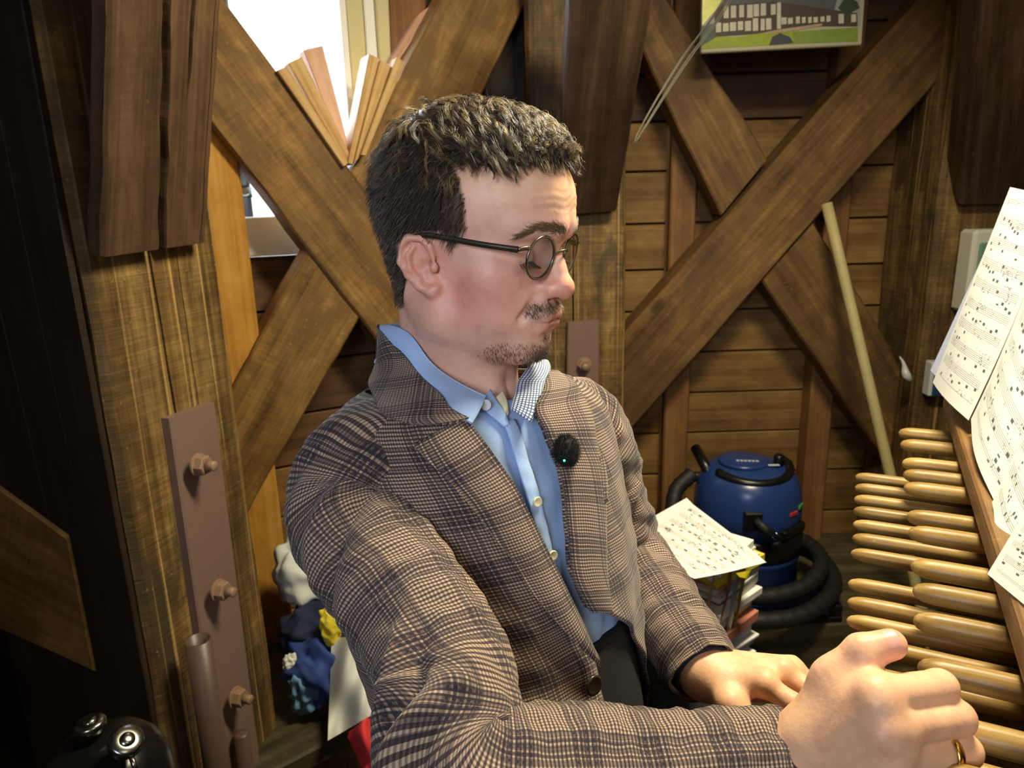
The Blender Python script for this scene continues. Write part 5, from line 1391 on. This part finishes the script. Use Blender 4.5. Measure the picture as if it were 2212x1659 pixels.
# ================================================================ glasses, ring, microphone
gl = empty('eyeglasses', tuple(H2W(V3(0,.10,.02))), 'round thin grey metal eyeglasses on the man\'s face', 'eyeglasses')
M_rim = plain('grey_titanium', (112,104,88), .3, .9)
tl = NT('lens_glass'); tl.set(Roughness=.02); tl.b.inputs['Transmission Weight'].default_value = 1; tl.b.inputs['IOR'].default_value = 1.06; tl.b.inputs['Specular IOR Level'].default_value = .6
for sx in (1,-1):
    lcx, lcz, lr, lrz = .0335, .0245, .0215, .0198
    wrap = .15
    def lp(a, k=1.0): x = lcx+lr*k*math.cos(a); z = lcz+lrz*k*math.sin(a); return V3(sx*x, .0935-wrap*(x-.012)+.06*(z-.0245), z)
    ring = [lp(a) for a in np.linspace(0, 2*np.pi, 49)]
    MB().tube(H2W(np.array(ring)), .0014, 8, False).build('rim', M_rim, gl, True)
    V_ = [lp(0,0)]+[lp(a,.985)+V3(0,.0,0) for a in np.linspace(0,2*np.pi,48,endpoint=False)]
    V_ = [v_+V3(0,.0012,0) for v_ in V_]+[v_-V3(0,.0006,0) for v_ in V_]
    F_ = [(0,1+i,1+(i+1)%48) for i in range(48)]+[(49,50+(i+1)%48,50+i) for i in range(48)]+[(1+i,50+i,50+(i+1)%48,1+(i+1)%48) for i in range(48)]
    mk('lens', H2W(np.array(V_)), F_, tl.m, gl, False)
    # end piece and temple
    h0 = lp(math.radians(28)); h1 = V3(sx*.0645, .0815, .0325)
    MB().tube(H2W(spline([h0, (h0+h1)/2+V3(0,.001,.001), h1], 8)), [.0014,.0016,.002,.0022,.0022,.0022,.0022,.0022], 8).build('end_piece', M_rim, gl, True)
    tp_ = spline([h1, V3(sx*.0725,.048,.0322), V3(sx*.0775,.012,.0325), V3(sx*.0800,-.008,.0320), V3(sx*.0815,-.024,.025), V3(sx*.081,-.034,.008)], 40)
    T_, N_, B_ = frames(tp_); up_ = np.tile(V3(0,0,1),(40,1)); up_ = up_-T_*(up_*T_).sum(1)[:,None]; sd_ = np.cross(T_, up_)
    hh = np.interp(np.linspace(0,1,40), [0,.05,.7,1], [.0030,.0026,.0024,.0022])[:,None]
    V_ = np.stack([tp_+up_*hh+sd_*.0007, tp_+up_*hh-sd_*.0007, tp_-up_*hh-sd_*.0007, tp_-up_*hh+sd_*.0007],1).reshape(-1,3)
    F_ = grid_faces(4, 40, True)
    mk('temple', H2W(V_), F_, plain('dark_temple', (70,64,58), .35, .6), gl, False)
br = spline([V3(.0122,.0948,.0285), V3(.006,.0985,.0310), V3(0,.0998,.0316), V3(-.006,.0985,.0310), V3(-.0122,.0948,.0285)], 16)
MB().tube(H2W(br), .0011, 8).build('bridge', M_rim, gl, True)
for sx in (1,-1):
    MB().tube(H2W(spline([V3(sx*.0125,.0950,.020), V3(sx*.0110,.0905,.018), V3(sx*.0100,.0885,.013)], 8)), [.0006,.0007,.001,.002,.003,.003,.002,.0008], 8).build('nose_pad', plain('clear_pad', (200,200,196), .2), gl, True)
# ring on the right hand
a, b = R_m[2], R_p[2]; ax = nrm(b-a); pr = a+(b-a)*.72
o = MB().lathe([(.0132,-.0032),(.0142,-.0032),(.0146,0),(.0142,.0032),(.0132,.0032),(.0132,-.0032)], pr, ax, 40, cap=False).build('wedding_ring', MAT['gold'], None, True)
tag(o, 'gold ring on the finger of the nearer fist', 'ring')
# thumbnail as part of the body's look
ax = nrm(R_th[3]-R_th[2]); c_ = R_th[3]+ax*.001; up_ = nrm(C(1912,1372,.506)-C(1916,1392,.516)); sd_ = nrm(np.cross(ax, up_))
nl = []
for i in range(9):
    for j in range(9):
        u_, v_ = (i/8*2-1), (j/8*2-1); rr = .0113
        nl.append(c_+ax*(v_*.0058*(1-.25*u_*u_)-.001)+rr*(math.sin(u_*.62)*sd_+math.cos(u_*.62)*up_)*(1.0-.03*max(0,v_))+up_*.0002)
mk('thumbnail', nl, grid_faces(9,9), plain('nail', (226,170,150), .3), person, True)
# furry lapel microphone
t_, z0 = inv(1222, 975); pm = C(1222, 974, projA(T(t_, z0, .013))[2]-.012)
me_ = empty('lapel_microphone', tuple(pm), 'furry black clip-on microphone with green light on the lapel', 'microphone')
fur = MB(); rs = np.random.default_rng(5)
fur.lathe([(.0125*math.sin(t), -.0145*math.cos(t)) for t in np.linspace(.02, math.pi-.02, 16)], pm, (0,0,1), 20)
for k in range(2200):
    d = nrm(rs.normal(size=3)); p = pm+d*V3(.0120,.0120,.0140); e = p+nrm(d+rs.normal(0,.5,3))*rs.uniform(.002,.0055)
    fur.tube([p, e], [.0003,.0001], 3, False)
fur.build('windscreen', plain('black_fur', (12,12,13), .8), me_)
tg_ = NT('green_led'); tg_.base((0,.1,.02)); tg_.b.inputs['Emission Color'].default_value = (.05,1,.25,1); tg_.b.inputs['Emission Strength'].default_value = 3
pl_ = C(1219, 995, projA(pm)[2]-.0155)
MB().lathe([(.0012*math.sin(t), -.0012*math.cos(t)) for t in np.linspace(.02, math.pi-.02, 8)], pl_, (0,0,1), 10).build('led', tg_.m, me_, True)
